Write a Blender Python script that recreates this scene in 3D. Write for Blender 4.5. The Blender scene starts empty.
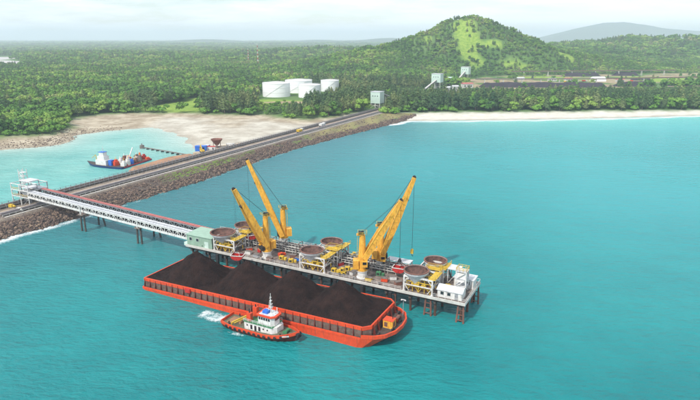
import bpy, math, random
import numpy as np
from mathutils import Vector, noise as mnoise
random.seed(7); RNG = np.random.default_rng(7)
R = math.radians
scene = bpy.context.scene
COL = scene.collection

# ------------------------------------------------------------------ camera, light, sky, exposure
CAM_H = 85.0
cam_d = bpy.data.cameras.new('camera'); cam = bpy.data.objects.new('camera', cam_d); COL.objects.link(cam)
cam.location = (0, 0, CAM_H); cam.rotation_euler = (R(90 - 16.13), 0, 0)
cam_d.sensor_width = 36; cam_d.lens = 28.8; cam_d.clip_start = 1; cam_d.clip_end = 60000
scene.camera = cam
SUN_EL, SUN_AZ = 48.0, 218.0          # azimuth clockwise from +Y: behind the camera, to the left
sd = bpy.data.lights.new('sun', 'SUN'); so = bpy.data.objects.new('sun', sd); COL.objects.link(so)
sd.energy = 3.5; sd.angle = R(1.2); sd.color = (1.0, 0.95, 0.87)
az = R(SUN_AZ); el = R(SUN_EL)
sdir = Vector((math.sin(az) * math.cos(el), math.cos(az) * math.cos(el), math.sin(el)))
so.rotation_euler = sdir.to_track_quat('Z', 'Y').to_euler()
scene.view_settings.view_transform = 'Standard'; scene.view_settings.look = 'None'
scene.view_settings.gamma = 1; scene.view_settings.use_curve_mapping = False
scene.view_settings.exposure = 0.22
scene.render.engine = 'CYCLES'
cy = scene.cycles
cy.max_bounces = 6; cy.diffuse_bounces = 2; cy.glossy_bounces = 2; cy.transmission_bounces = 2
cy.volume_bounces = 4; cy.transparent_max_bounces = 8

world = bpy.data.worlds.new('World'); scene.world = world; world.use_nodes = True
nt = world.node_tree; nt.nodes.clear()
def N(nt, t, **kw):
    n = nt.nodes.new(t)
    for k, v in kw.items(): setattr(n, k, v)
    return n
wo = N(nt, 'ShaderNodeOutputWorld'); bg = N(nt, 'ShaderNodeBackground'); bg.inputs['Strength'].default_value = 0.13
sky = N(nt, 'ShaderNodeTexSky', sky_type='NISHITA'); sky.sun_disc = False
sky.sun_elevation = el; sky.sun_rotation = az; sky.air_density = 1.0; sky.dust_density = 0.4; sky.altitude = 80
tc = N(nt, 'ShaderNodeTexCoord'); sep = N(nt, 'ShaderNodeSeparateXYZ')
nt.links.new(tc.outputs['Generated'], sep.inputs[0])
mz = N(nt, 'ShaderNodeMath', operation='MAXIMUM'); mz.inputs[1].default_value = 0.0; nt.links.new(sep.outputs[2], mz.inputs[0])
ad = N(nt, 'ShaderNodeMath', operation='ADD'); ad.inputs[1].default_value = 0.12; nt.links.new(mz.outputs[0], ad.inputs[0])
dx = N(nt, 'ShaderNodeMath', operation='DIVIDE'); nt.links.new(sep.outputs[0], dx.inputs[0]); nt.links.new(ad.outputs[0], dx.inputs[1])
dy = N(nt, 'ShaderNodeMath', operation='DIVIDE'); nt.links.new(sep.outputs[1], dy.inputs[0]); nt.links.new(ad.outputs[0], dy.inputs[1])
cmb = N(nt, 'ShaderNodeCombineXYZ'); nt.links.new(dx.outputs[0], cmb.inputs[0]); nt.links.new(dy.outputs[0], cmb.inputs[1])
n1 = N(nt, 'ShaderNodeTexNoise'); n1.inputs['Scale'].default_value = 0.85; n1.inputs['Detail'].default_value = 7; n1.inputs['Roughness'].default_value = 0.58
nt.links.new(cmb.outputs[0], n1.inputs['Vector'])
rp = N(nt, 'ShaderNodeValToRGB'); rp.color_ramp.elements[0].position = 0.38; rp.color_ramp.elements[1].position = 0.60
rp.color_ramp.elements[0].color = (0.05, 0.05, 0.05, 1); rp.color_ramp.elements[1].color = (1, 1, 1, 1)
nt.links.new(n1.outputs['Fac'], rp.inputs[0])
mx = N(nt, 'ShaderNodeMix', data_type='RGBA'); mx.inputs['B'].default_value = (9.2, 9.6, 10.2, 1)
nt.links.new(rp.outputs[0], mx.inputs['Factor']); nt.links.new(sky.outputs[0], mx.inputs['A'])
nt.links.new(mx.outputs['Result'], bg.inputs[0]); nt.links.new(bg.outputs[0], wo.inputs[0])

# ------------------------------------------------------------------ frames of reference
JA = R(-27.2905)
U = np.array([math.cos(JA), math.sin(JA)]); V = np.array([-U[1], U[0]]); O = np.array([-73.33, 180.92])
def J(u, v, z=0.0):
    p = O + U * u + V * v
    return (float(p[0]), float(p[1]), float(z))
def to_uv(x, y):
    return (x - O[0]) * U[0] + (y - O[1]) * U[1], (x - O[0]) * V[0] + (y - O[1]) * V[1]

# ------------------------------------------------------------------ materials
def links(nt, a, b): nt.links.new(a, b)
def mat(name, col, rough=0.7, metal=0.0, var=0.25, scale=0.5, col2=None, bump=0.0, bscale=None, spec=0.4, streak=0.0):
    m = bpy.data.materials.new(name); m.use_nodes = True; nt = m.node_tree
    b = nt.nodes['Principled BSDF']; b.inputs['Roughness'].default_value = rough; b.inputs['Metallic'].default_value = metal
    b.inputs['Specular IOR Level'].default_value = spec
    geo = N(nt, 'ShaderNodeNewGeometry'); no = N(nt, 'ShaderNodeTexNoise'); no.inputs['Scale'].default_value = scale
    no.inputs['Detail'].default_value = 6; no.inputs['Roughness'].default_value = 0.65
    links(nt, geo.outputs['Position'], no.inputs['Vector'])
    r = N(nt, 'ShaderNodeValToRGB'); r.color_ramp.elements[0].position = 0.33; r.color_ramp.elements[1].position = 0.68
    c2 = col2 if col2 else tuple(c * (1 - var) for c in col)
    r.color_ramp.elements[0].color = (*c2, 1); r.color_ramp.elements[1].color = (*col, 1)
    links(nt, no.outputs['Fac'], r.inputs[0]); links(nt, r.outputs[0], b.inputs['Base Color'])
    if streak:
        mp = N(nt, 'ShaderNodeMapping'); mp.inputs['Scale'].default_value = (1.6, 1.6, .28); links(nt, geo.outputs['Position'], mp.inputs[0])
        n2 = N(nt, 'ShaderNodeTexNoise'); n2.inputs['Scale'].default_value = 1.3; n2.inputs['Detail'].default_value = 5; n2.inputs['Roughness'].default_value = .7; links(nt, mp.outputs[0], n2.inputs['Vector'])
        m2 = N(nt, 'ShaderNodeMapRange'); m2.inputs[1].default_value = .50; m2.inputs[2].default_value = .66; m2.inputs[4].default_value = streak; links(nt, n2.outputs['Fac'], m2.inputs[0])
        x2 = N(nt, 'ShaderNodeMix', data_type='RGBA'); x2.inputs['B'].default_value = (.13, .065, .04, 1); links(nt, m2.outputs[0], x2.inputs['Factor']); links(nt, r.outputs[0], x2.inputs['A']); links(nt, x2.outputs['Result'], b.inputs['Base Color'])
    if bump:
        bn = N(nt, 'ShaderNodeTexNoise'); bn.inputs['Scale'].default_value = bscale or scale * 4; bn.inputs['Detail'].default_value = 4
        links(nt, geo.outputs['Position'], bn.inputs['Vector'])
        bu = N(nt, 'ShaderNodeBump'); bu.inputs['Strength'].default_value = bump; bu.inputs['Distance'].default_value = 0.5
        links(nt, bn.outputs['Fac'], bu.inputs['Height']); links(nt, bu.outputs[0], b.inputs['Normal'])
    return m
M = dict(
    white=mat('white_paint', (0.78, 0.78, 0.76), 0.5, var=0.22, scale=0.8, col2=(0.60, 0.58, 0.54), streak=.45),
    tank=mat('tank_paint', (0.86, 0.86, 0.86), 0.45, var=0.05, scale=0.1),
    roofw=mat('white_roof_sheet', (0.68, 0.69, 0.70), 0.5, var=0.25, scale=0.6, streak=.35),
    grey=mat('galvanised_steel', (0.38, 0.39, 0.41), 0.5, 0.2, var=0.35, scale=0.6),
    steel=mat('weathered_steel', (0.20, 0.19, 0.18), 0.65, var=0.4, scale=0.8, col2=(0.13, 0.09, 0.07)),
    dark=mat('dark_rubber', (0.03, 0.03, 0.033), 0.8, var=0.3),
    green=mat('pale_green_cladding', (0.33, 0.48, 0.37), 0.55, var=0.2, scale=0.5),
    mint=mat('pale_mint_cladding', (0.56, 0.70, 0.62), 0.55, var=0.15, scale=0.3),
    red=mat('red_paint', (0.55, 0.035, 0.03), 0.5, var=0.35, scale=1.2),
    redroof=mat('faded_red_sheet', (0.52, 0.16, 0.14), 0.6, var=0.35, scale=0.6),
    orange=mat('hull_orange_red', (0.76, 0.08, 0.018), 0.5, scale=0.6, col2=(0.58, 0.055, 0.02), streak=.45),
    hulldark=mat('hull_dark_red', (0.16, 0.025, 0.015), 0.6, var=0.4),
    panel=mat('coaming_panel', (0.19, 0.135, 0.11), 0.75, var=0.4, scale=1.0, col2=(0.10, 0.05, 0.04), streak=.6),
    yellow=mat('crane_yellow', (0.86, 0.48, 0.065), 0.5, scale=0.9, col2=(0.66, 0.30, 0.03), streak=.5),
    yel2=mat('machine_yellow', (0.75, 0.50, 0.05), 0.5, var=0.4, scale=1.5),
    bowl=mat('coal_stained_bowl', (0.17, 0.085, 0.065), 0.8, scale=0.9, col2=(0.045, 0.025, 0.022)),
    coal=mat('coal', (0.036, 0.019, 0.0155), 0.95, var=0.5, scale=0.35, col2=(0.014, 0.009, 0.0085), bump=1.0, bscale=2.2, spec=0.08),
    coalfar=mat('stockpiled_coal', (0.045, 0.035, 0.045), 0.95, var=0.4, scale=0.1),
    deck=mat('barge_deck', (0.10, 0.075, 0.065), 0.8, var=0.5, scale=0.9),
    tugdeck=mat('tug_deck', (0.14, 0.16, 0.10), 0.8, var=0.5, scale=1.2, col2=(0.09, 0.07, 0.05)),
    concrete=mat('concrete', (0.30, 0.24, 0.20), 0.85, var=0.4, scale=0.6, col2=(0.07, 0.05, 0.045)),
    kerb=mat('pale_edge', (0.62, 0.60, 0.55), 0.8, var=0.3, scale=0.5),
    pile=mat('rusty_pile', (0.13, 0.065, 0.045), 0.85, var=0.5, scale=0.8),
    pilecon=mat('pile_concrete', (0.11, 0.10, 0.09), 0.85, var=0.5, scale=0.8),
    road=mat('dusty_haul_road', (0.55, 0.44, 0.31), 0.95, var=0.3, scale=0.25),
    belt=mat('conveyor_cover', (0.24, 0.21, 0.21), 0.75, var=0.35, scale=0.6),
    blue=mat('blue_paint', (0.03, 0.16, 0.62), 0.5, var=0.25, scale=1.0),
    navy=mat('navy_hull', (0.015, 0.05, 0.20), 0.45, var=0.3, scale=0.7),
    glass=mat('dark_window_glass', (0.02, 0.028, 0.035), 0.12, var=0.1, spec=0.8),
    bark=mat('bark', (0.16, 0.12, 0.09), 0.9, var=0.4),
    soil=mat('orange_soil', (0.42, 0.23, 0.13), 0.95, var=0.35, scale=0.15, bump=0.6),
    rust=mat('rust_brown', (0.24, 0.11, 0.08), 0.8, var=0.4),
    greenp=mat('deck_green', (0.06, 0.22, 0.10), 0.6, var=0.3),
)

def leafmat(name, c0, c1, c2):
    m = bpy.data.materials.new(name); m.use_nodes = True; nt = m.node_tree
    b = nt.nodes['Principled BSDF']; b.inputs['Roughness'].default_value = 0.7; b.inputs['Specular IOR Level'].default_value = 0.25
    oi = N(nt, 'ShaderNodeObjectInfo'); r = N(nt, 'ShaderNodeValToRGB')
    e = r.color_ramp.elements; e[0].color = (*c0, 1); e[1].color = (0.27, 0.27, 0.13, 1); x = e.new(0.50); x.color = (*c1, 1); x = e.new(0.82); x.color = (*c2, 1)
    geo = N(nt, 'ShaderNodeNewGeometry'); no = N(nt, 'ShaderNodeTexNoise'); no.inputs['Scale'].default_value = 0.012; no.inputs['Detail'].default_value = 4
    links(nt, geo.outputs['Position'], no.inputs['Vector'])
    mr = N(nt, 'ShaderNodeMapRange'); mr.inputs[1].default_value = 0.38; mr.inputs[2].default_value = 0.66; links(nt, no.outputs['Fac'], mr.inputs[0])
    a = N(nt, 'ShaderNodeMath', operation='MULTIPLY'); a.inputs[1].default_value = 0.36; links(nt, oi.outputs['Random'], a.inputs[0])
    s = N(nt, 'ShaderNodeMath', operation='MULTIPLY_ADD'); s.inputs[1].default_value = 0.64; links(nt, mr.outputs[0], s.inputs[0]); links(nt, a.outputs[0], s.inputs[2])
    links(nt, s.outputs[0], r.inputs[0]); links(nt, r.outputs[0], b.inputs['Base Color'])
    return m
LEAF_BROAD = leafmat('broad_leaf', (0.045, 0.125, 0.020), (0.105, 0.225, 0.028), (0.235, 0.345, 0.055))
LEAF_CASU = leafmat('casuarina_needle', (0.038, 0.088, 0.034), (0.088, 0.145, 0.045), (0.195, 0.225, 0.078))
LEAF_BUSH = leafmat('bright_scrub_leaf', (0.08, 0.19, 0.025), (0.12, 0.26, 0.03), (0.20, 0.34, 0.05))

# ------------------------------------------------------------------ mesh helpers
class MB:
    def __init__(s): s.v = []; s.f = []; s.mi = []; s.cur = 0
    def add(s, vs, fs):
        o = len(s.v); s.v += [tuple(map(float, p)) for p in vs]; s.f += [tuple(i + o for i in f) for f in fs]; s.mi += [s.cur] * len(fs)
        return s
    def box(s, x0, x1, y0, y1, z0, z1):
        v = [(x0, y0, z0), (x1, y0, z0), (x1, y1, z0), (x0, y1, z0), (x0, y0, z1), (x1, y0, z1), (x1, y1, z1), (x0, y1, z1)]
        return s.add(v, [(0, 3, 2, 1), (4, 5, 6, 7), (0, 1, 5, 4), (1, 2, 6, 5), (2, 3, 7, 6), (3, 0, 4, 7)])
    def beam(s, p, q, w=0.2, h=None, w2=None, h2=None):
        p = Vector(p); q = Vector(q); h = h or w; w2 = w2 or w; h2 = h2 or h; d = (q - p).normalized()
        up = Vector((0, 0, 1)) if abs(d.z) < 0.95 else Vector((0, 1, 0))
        a = d.cross(up).normalized(); b = a.cross(d).normalized(); v = []
        for c, ww, hh in ((p, w, h), (q, w2, h2)):
            for sx, sy in ((-1, -1), (1, -1), (1, 1), (-1, 1)): v.append(c + a * sx * ww / 2 + b * sy * hh / 2)
        return s.add(v, [(0, 1, 2, 3), (7, 6, 5, 4), (0, 4, 5, 1), (1, 5, 6, 2), (2, 6, 7, 3), (3, 7, 4, 0)])
    def tube(s, p, q, r, r2=None, n=10):
        p = Vector(p); q = Vector(q); r2 = r if r2 is None else r2; d = (q - p).normalized()
        up = Vector((0, 0, 1)) if abs(d.z) < 0.95 else Vector((0, 1, 0))
        a = d.cross(up).normalized(); b = a.cross(d).normalized(); v = []
        for c, rr in ((p, r), (q, r2)):
            for i in range(n):
                t = 2 * math.pi * i / n; v.append(c + a * math.cos(t) * rr + b * math.sin(t) * rr)
        f = [(i, (i + 1) % n, n + (i + 1) % n, n + i) for i in range(n)]
        f += [tuple(reversed(range(n))), tuple(range(n, 2 * n))]
        return s.add(v, f)
    def lathe(s, prof, n=20, c=(0, 0, 0)):
        v = []; f = []
        for r, z in prof:
            for i in range(n):
                t = 2 * math.pi * i / n; v.append((c[0] + r * math.cos(t), c[1] + r * math.sin(t), c[2] + z))
        for k in range(len(prof) - 1):
            for i in range(n): f.append((k * n + i, k * n + (i + 1) % n, (k + 1) * n + (i + 1) % n, (k + 1) * n + i))
        return s.add(v, f)
    def prism(s, poly, z0, z1, top=None):
        n = len(poly); top = top or poly
        z0f = z0 if callable(z0) else (lambda x, y: z0); z1f = z1 if callable(z1) else (lambda x, y: z1)
        v = [(x, y, z0f(x, y)) for x, y in poly] + [(x, y, z1f(x, y)) for x, y in top]
        f = [(i, (i + 1) % n, n + (i + 1) % n, n + i) for i in range(n)] + [tuple(reversed(range(n))), tuple(range(n, 2 * n))]
        return s.add(v, f)
    def build(s, name, m, parent=None, smooth=False):
        me = bpy.data.meshes.new(name); me.from_pydata(s.v, [], s.f)
        for mm in (m if isinstance(m, (list, tuple)) else [m]): me.materials.append(mm)
        if isinstance(m, (list, tuple)): me.polygons.foreach_set('material_index', s.mi)
        if smooth: me.polygons.foreach_set('use_smooth', [True] * len(s.f))
        me.update(); o = bpy.data.objects.new(name, me); COL.objects.link(o)
        if parent: o.parent = parent
        return o
def npmesh(name, verts, faces, m, parent=None, link=True):
    me = bpy.data.meshes.new(name); verts = np.asarray(verts, np.float32); faces = np.asarray(faces, np.int32)
    k = faces.shape[1]
    me.vertices.add(len(verts)); me.vertices.foreach_set('co', verts.ravel())
    me.loops.add(faces.size); me.loops.foreach_set('vertex_index', faces.ravel())
    me.polygons.add(len(faces)); me.polygons.foreach_set('loop_start', np.arange(0, faces.size, k, dtype=np.int32))
    me.update(calc_edges=True); me.validate()
    if m: me.materials.append(m)
    o = bpy.data.objects.new(name, me)
    if link: COL.objects.link(o)
    if parent: o.parent = parent
    return o
def tag(o, label=None, cat=None, group=None, kind=None):
    if label: o['label'] = label
    if cat: o['category'] = cat
    if group: o['group'] = group
    if kind: o['kind'] = kind
    return o
def thing(name, loc, rz, label, cat, group=None):
    o = bpy.data.objects.new(name, None); COL.objects.link(o); o.location = loc; o.rotation_euler = (0, 0, rz); o.empty_display_size = 0.5
    return tag(o, label, cat, group)
def jthing(name, u, v, z, label, cat, group=None): return thing(name, J(u, v, z), JA, label, cat, group)
def copy_tree(o, parent=None):
    c = o.copy(); COL.objects.link(c); c.parent = parent
    for ch in list(o.children): copy_tree(ch, c)
    return c

# ------------------------------------------------------------------ land outline (plan polygons, metres)
def poly_sd(px, py, poly):
    """signed distance, positive inside"""
    px = np.asarray(px, float); py = np.asarray(py, float); d = np.full(px.shape, 1e18); ins = np.zeros(px.shape, bool)
    n = len(poly)
    for i in range(n):
        ax, ay = poly[i]; bx, by = poly[(i + 1) % n]; ex, ey = bx - ax, by - ay
        t = np.clip(((px - ax) * ex + (py - ay) * ey) / (ex * ex + ey * ey + 1e-9), 0, 1)
        d = np.minimum(d, (px - ax - t * ex) ** 2 + (py - ay - t * ey) ** 2)
        c = ((ay > py) != (by > py)) & (px < (bx - ax) * (py - ay) / (by - ay + 1e-12) + ax); ins ^= c
    d = np.sqrt(d); return np.where(ins, d, -d)
FAR = 30000
LAND = [(-3000, 360), (-600, 425), (-330, 432), (-277, 438), (-249, 446), (-240, 467), (-246, 505), (-228, 536), (-197, 545), (-170, 520), (-150, 487), (-138, 462),
        (-118, 440), (-100, 420), (-30, 560), (40, 572), (60, 596), (158, 602), (300, 620), (392, 638), (700, 652), (3000, 655), (FAR, 900), (FAR, FAR), (-FAR, FAR), (-FAR, 400)]
FOREST = [(-3000, 400), (-600, 462), (-302, 479), (-275, 490), (-262, 505), (-268, 540), (-293, 576), (-285, 612), (-268, 632), (-211, 640), (-160, 632), (-132, 622), (-95, 628), (-72, 600), (-52, 590),
          (-28, 600), (5, 640), (48, 630), (58, 640), (110, 646), (178, 649), (430, 670), (900, 684), (3000, 720), (FAR, 950), (FAR, FAR), (-FAR, FAR), (-FAR, 440)]
YARD = [(200, 925), (420, 958), (640, 1000), (1000, 1030), (1000, 1420), (560, 1330), (400, 1285), (300, 1270), (235, 1165)]
RIVER = [(-1500, 1640), (-955, 1660), (-1180, 2080), (-1560, 2700), (-2400, 2760)]
HX, HY = 303.0, 1500.0
def smooth(a, b, x): t = np.clip((x - a) / (b - a), 0, 1); return t * t * (3 - 2 * t)
_ph = RNG.random((10, 3)) * 6.28
def wav(x, y, s, k=0):
    return (np.sin(x / s + _ph[k, 0]) * np.cos(y / (s * 0.83) + _ph[k, 1]) + 0.6 * np.sin(x / (s * 0.47) + y / (s * 0.61) + _ph[k, 2]) + 0.35 * np.sin(x / (s * 0.23) - y / (s * 0.29) + _ph[k, 0] * 2))
def hills(x, y):
    dx = x - HX; dy = (y - HY) * np.where(y < HY, 1.4, 0.8)
    r = np.sqrt((dx * np.where(dx > 0, 0.86, 1.0)) ** 2 + dy ** 2)
    h = 126 * np.clip(1.10 / (1 + (r / 168) ** 1.95) - 0.10, 0, None) * (1 + 0.085 * wav(x, y, 52, 1) * smooth(20, 90, r))
    h += 62 * np.exp(-(((x - 1250) / 760) ** 2 + ((y - 2350) / 380) ** 2)) * (1 + 0.18 * wav(x, y, 190, 2))
    h += 26 * np.exp(-(((x - 620) / 260) ** 2 + ((y - 1850) / 260) ** 2))
    h += 20 * np.exp(-(((x + 100) / 420) ** 2 + ((y - 2700) / 500) ** 2)) * (1 + 0.3 * wav(x, y, 130, 3))
    h += 16 * np.exp(-(((x - 60) / 170) ** 2 + ((y - 1500) / 260) ** 2))
    h += 5.0 * np.clip(wav(x, y, 420, 4), 0, 2) * smooth(1500, 2600, y)
    return h
def ground_z(x, y):
    x = np.asarray(x, float); y = np.asarray(y, float)
    dl = poly_sd(x, y, LAND); df = poly_sd(x, y, FOREST); dr = poly_sd(x, y, RIVER)
    dl = dl + np.where(x < 0, 5.0 * wav(x, y, 26, 2) + 2.0 * wav(x, y, 9, 6), 0) * smooth(-60, -5, dl) * smooth(70, 20, dl) * (y < 640)
    z = np.where(dl > 0, np.minimum(0.09 * dl, 0.55 + 0.012 * dl), np.maximum(0.10 * dl, -5))
    z = np.minimum(z, 1.3) + 2.4 * smooth(-14, 5, df)
    z = z + 0.06 * wav(x, y, 7, 5) * smooth(0, 20, dl)
    z = z + hills(x, y) * smooth(0, 300, df) * smooth(-5, -130, poly_sd(x, y, YARD))
    return z - 6.5 * smooth(-30, 30, dr)
def ellm(x, y, cx, cy, rx, ry, k=6, s=30):
    return smooth(1.25, 0.75, np.sqrt(((x - cx) / rx) ** 2 + ((y - cy) / ry) ** 2) + 0.20 * wav(x, y, s, k))
def grass_mask(x, y):
    g = ellm(x, y, -213, 672, 44, 30) + ellm(x, y, -190, 745, 40, 62) + ellm(x, y, -95, 745, 58, 34)
    g = g + ellm(x, y, HX - 16, HY - 75, 30, 95, 7, 14) + ellm(x, y, HX + 42, HY - 95, 26, 10, 7, 12) + ellm(x, y, HX - 112, HY - 70, 10, 22, 7, 12) + ellm(x, y, HX + 235, HY - 60, 26, 30, 7, 18)
    g = g + ellm(x, y, 420, 1205, 100, 60, 7, 30) + ellm(x, y, 392, 1352, 34, 14, 7, 16) + ellm(x, y, 640, 1180, 70, 80) + ellm(x, y, 905, 1480, 120, 70) + ellm(x, y, 1230, 1900, 170, 90)
    g = g + ellm(x, y, 40, 905, 40, 40) + ellm(x, y, 120, 2100, 190, 90) + ellm(x, y, 400, 2650, 260, 110) + ellm(x, y, -600, 2500, 300, 90)+ ellm(x, y, 760, 1760, 60, 60)
    g = g + 0.85 * smooth(.85, 1.4, wav(x, y, 230, 9)) * smooth(1250, 1700, y) * (np.hypot(x - HX, y - HY) > 330)
    return np.clip(g, 0, 1)
def scar_mask(x, y): return np.clip(ellm(x, y, 1080, 2290, 120, 40, 8, 40) + 0.8 * ellm(x, y, -560, 1390, 16, 20, 8, 20) + ellm(x, y, -68, 742, 48, 15, 8, 20), 0, 1)
TANKS = [(-107, 826, 19.9, 19.5), (-80, 889, 21.0, 18.8), (-58, 813, 15.8, 18.0), (-32, 905, 14.5, 17.5)]

def axis(parts):
    out = []
    for a, b, s in parts: out += list(np.arange(a, b, s))
    out.append(parts[-1][1]); return np.array(out, float)
def grid_mesh(name, xs, ys, zf, m, attrs):
    X, Y = np.meshgrid(xs, ys); Z = zf(X, Y)
    nx, ny = len(xs), len(ys); idx = np.arange(nx * ny).reshape(ny, nx)
    f = np.stack([idx[:-1, :-1], idx[:-1, 1:], idx[1:, 1:], idx[1:, :-1]], -1).reshape(-1, 4)
    o = npmesh(name, np.stack([X, Y, Z], -1).reshape(-1, 3), f, m)
    for an, fn in attrs.items():
        a = o.data.attributes.new(an, 'FLOAT', 'POINT'); a.data.foreach_set('value', np.asarray(fn(X, Y), np.float32).ravel())
    o.data.polygons.foreach_set('use_smooth', [True] * len(f))
    return o
def attr(nt, name): n = N(nt, 'ShaderNodeAttribute'); n.attribute_name = name; return n.outputs['Fac']
def mixc(nt, fac, a, b):
    n = N(nt, 'ShaderNodeMix', data_type='RGBA')
    for s, v in (('A', a), ('B', b)):
        if isinstance(v, tuple): n.inputs[s].default_value = (*v, 1)
        else: links(nt, v, n.inputs[s])
    if isinstance(fac, (int, float)): n.inputs['Factor'].default_value = fac
    else: links(nt, fac, n.inputs['Factor'])
    return n.outputs['Result']
def noisef(nt, vec, scale, detail=5, rough=0.6, lo=0.35, hi=0.65):
    no = N(nt, 'ShaderNodeTexNoise'); no.inputs['Scale'].default_value = scale; no.inputs['Detail'].default_value = detail; no.inputs['Roughness'].default_value = rough
    links(nt, vec, no.inputs['Vector'])
    mr = N(nt, 'ShaderNodeMapRange'); mr.inputs[1].default_value = lo; mr.inputs[2].default_value = hi; links(nt, no.outputs['Fac'], mr.inputs[0])
    return mr.outputs[0], no.outputs['Fac']
def mth(nt, op, a, b=None):
    n = N(nt, 'ShaderNodeMath', operation=op)
    for i, v in enumerate((a, b)):
        if v is None: continue
        if isinstance(v, (int, float)): n.inputs[i].default_value = v
        else: links(nt, v, n.inputs[i])
    return n.outputs[0]

# ------------------------------------------------------------------ ground
gm = bpy.data.materials.new('ground'); gm.use_nodes = True; nt = gm.node_tree; b = nt.nodes['Principled BSDF']
b.inputs['Roughness'].default_value = 0.95; b.inputs['Specular IOR Level'].default_value = 0.15
pos = N(nt, 'ShaderNodeNewGeometry').outputs['Position']
a1, _ = noisef(nt, pos, 0.02); a2, _ = noisef(nt, pos, 0.15); a3, _ = noisef(nt, pos, 0.006); a4, _ = noisef(nt, pos, 0.05, 6, 0.7, 0.42, 0.6)
forest = mixc(nt, a1, (0.05, 0.12, 0.022), (0.10, 0.20, 0.035))
forest = mixc(nt, a3, forest, (0.11, 0.18, 0.06))
grass = mixc(nt, a2, (0.14, 0.25, 0.03), (0.28, 0.38, 0.065))
mud = mixc(nt, a4, (0.30, 0.24, 0.165), (0.50, 0.43, 0.32)); mudw = mixc(nt, a4, (0.42, 0.38, 0.31), (0.57, 0.54, 0.46))
sand = mixc(nt, a2, (0.56, 0.52, 0.44), (0.68, 0.65, 0.57)); dirt = mixc(nt, a2, (0.24, 0.17, 0.105), (0.42, 0.35, 0.21))
c = mixc(nt, attr(nt, 'grass'), forest, grass)
c = mixc(nt, attr(nt, 'dirt'), c, dirt)
c = mixc(nt, attr(nt, 'mud'), c, mud)
c = mixc(nt, attr(nt, 'wet'), c, mudw)
c = mixc(nt, attr(nt, 'sand'), c, sand); c = mixc(nt, attr(nt, 'tide'), c, (0.26, 0.22, 0.17))
links(nt, c, b.inputs['Base Color'])
_, bf = noisef(nt, pos, 0.5); bu = N(nt, 'ShaderNodeBump'); bu.inputs['Strength'].default_value = 0.5; bu.inputs['Distance'].default_value = 1.0
links(nt, bf, bu.inputs['Height']); links(nt, bu.outputs[0], b.inputs['Normal'])
def yard_m(x, y): return smooth(-6, 8, poly_sd(x, y, YARD) + 5 * wav(x, y, 25, 6))
def openland(x, y): return smooth(6, -8, poly_sd(x, y, FOREST) + 2.5 * wav(x, y, 9, 5))
def beachside(x, y): return smooth(-20, 30, x - 10)
xs = axis([(-FAR, -6000, 3000), (-6000, -2600, 300), (-2600, -1600, 60), (-1600, -420, 30), (-420, 700, 7), (700, 1700, 26), (1700, 6000, 220), (6000, FAR, 3000)])
ys = axis([(250, 400, 25), (400, 760, 6), (760, 1300, 9), (1300, 1800, 11), (1800, 3000, 35), (3000, 7000, 150), (7000, FAR, 2000)])
ground = grid_mesh('ground', xs, ys, ground_z, gm, {
    'grass': grass_mask,
    'dirt': lambda x, y: np.clip(yard_m(x, y) * (1 - grass_mask(x, y)) * smooth(.7, -.1, wav(x, y, 38, 2)) + scar_mask(x, y), 0, 1),
    'mud': lambda x, y: openland(x, y) * (1 - beachside(x, y)),
    'wet': lambda x, y: openland(x, y) * (1 - beachside(x, y)) * smooth(95, 50, poly_sd(x, y, LAND) + 14 * wav(x, y, 30, 5)) * smooth(-215, -190, x) * 0.85 * smooth(-8, -30, poly_sd(x, y, FOREST)),
    'tide': lambda x, y: .7 * openland(x, y) * np.exp(-((poly_sd(x, y, LAND) - 3 + 1.5 * wav(x, y, 9, 3)) / 4) ** 2),
    'sand': lambda x, y: openland(x, y) * beachside(x, y)})
tag(ground, kind='structure')

# ------------------------------------------------------------------ sea
wm = bpy.data.materials.new('sea_water'); wm.use_nodes = True; nt = wm.node_tree; b = nt.nodes['Principled BSDF']
b.inputs['Roughness'].default_value = 0.16; b.inputs['IOR'].default_value = 1.33; b.inputs['Specular IOR Level'].default_value = 0.36
pos = N(nt, 'ShaderNodeNewGeometry').outputs['Position']
d1, _ = noisef(nt, pos, 0.014, 5, 0.65, 0.38, 0.62); d2, _ = noisef(nt, pos, 0.004, 3)
deep = mixc(nt, d1, (0.003, 0.165, 0.175), (0.008, 0.245, 0.245)); deep = mixc(nt, mth(nt, 'MULTIPLY', d2, 0.5), deep, (0.006, 0.24, 0.25))
c = mixc(nt, attr(nt, 'turq'), deep, (0.035, 0.37, 0.39))
c = mixc(nt, attr(nt, 'grey'), c, (0.045, 0.18, 0.205))
c = mixc(nt, attr(nt, 'shallow'), c, (0.24, 0.66, 0.58))
c = mixc(nt, attr(nt, 'milk'), c, mixc(nt, d1, (0.11, 0.42, 0.38), (0.24, 0.54, 0.48)))
c = mixc(nt, attr(nt, 'pale'), c, (0.52, 0.62, 0.55))
f1, _ = noisef(nt, pos, 1.3, 7, 0.8, 0.34, 0.62); ff = mth(nt, 'SUBTRACT', mth(nt, 'MULTIPLY', attr(nt, 'foam'), 2.0), f1)
mr = N(nt, 'ShaderNodeMapRange'); mr.inputs[1].default_value = 0.0; mr.inputs[2].default_value = 1.0; links(nt, ff, mr.inputs[0])
c = mixc(nt, mr.outputs[0], c, (0.80, 0.84, 0.84)); links(nt, c, b.inputs['Base Color'])
rb = N(nt, 'ShaderNodeMapRange'); rb.inputs[3].default_value = 0.12; rb.inputs[4].default_value = 0.30; links(nt, d2, rb.inputs[0])
ro = N(nt, 'ShaderNodeMapRange'); links(nt, rb.outputs[0], ro.inputs[3]); ro.inputs[4].default_value = 0.8; links(nt, mr.outputs[0], ro.inputs[0]); links(nt, ro.outputs[0], b.inputs['Roughness'])
mp = N(nt, 'ShaderNodeMapping'); mp.inputs['Rotation'].default_value = (0, 0, R(25)); mp.inputs['Scale'].default_value = (1, 2.1, 1); links(nt, pos, mp.inputs[0])
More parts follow.
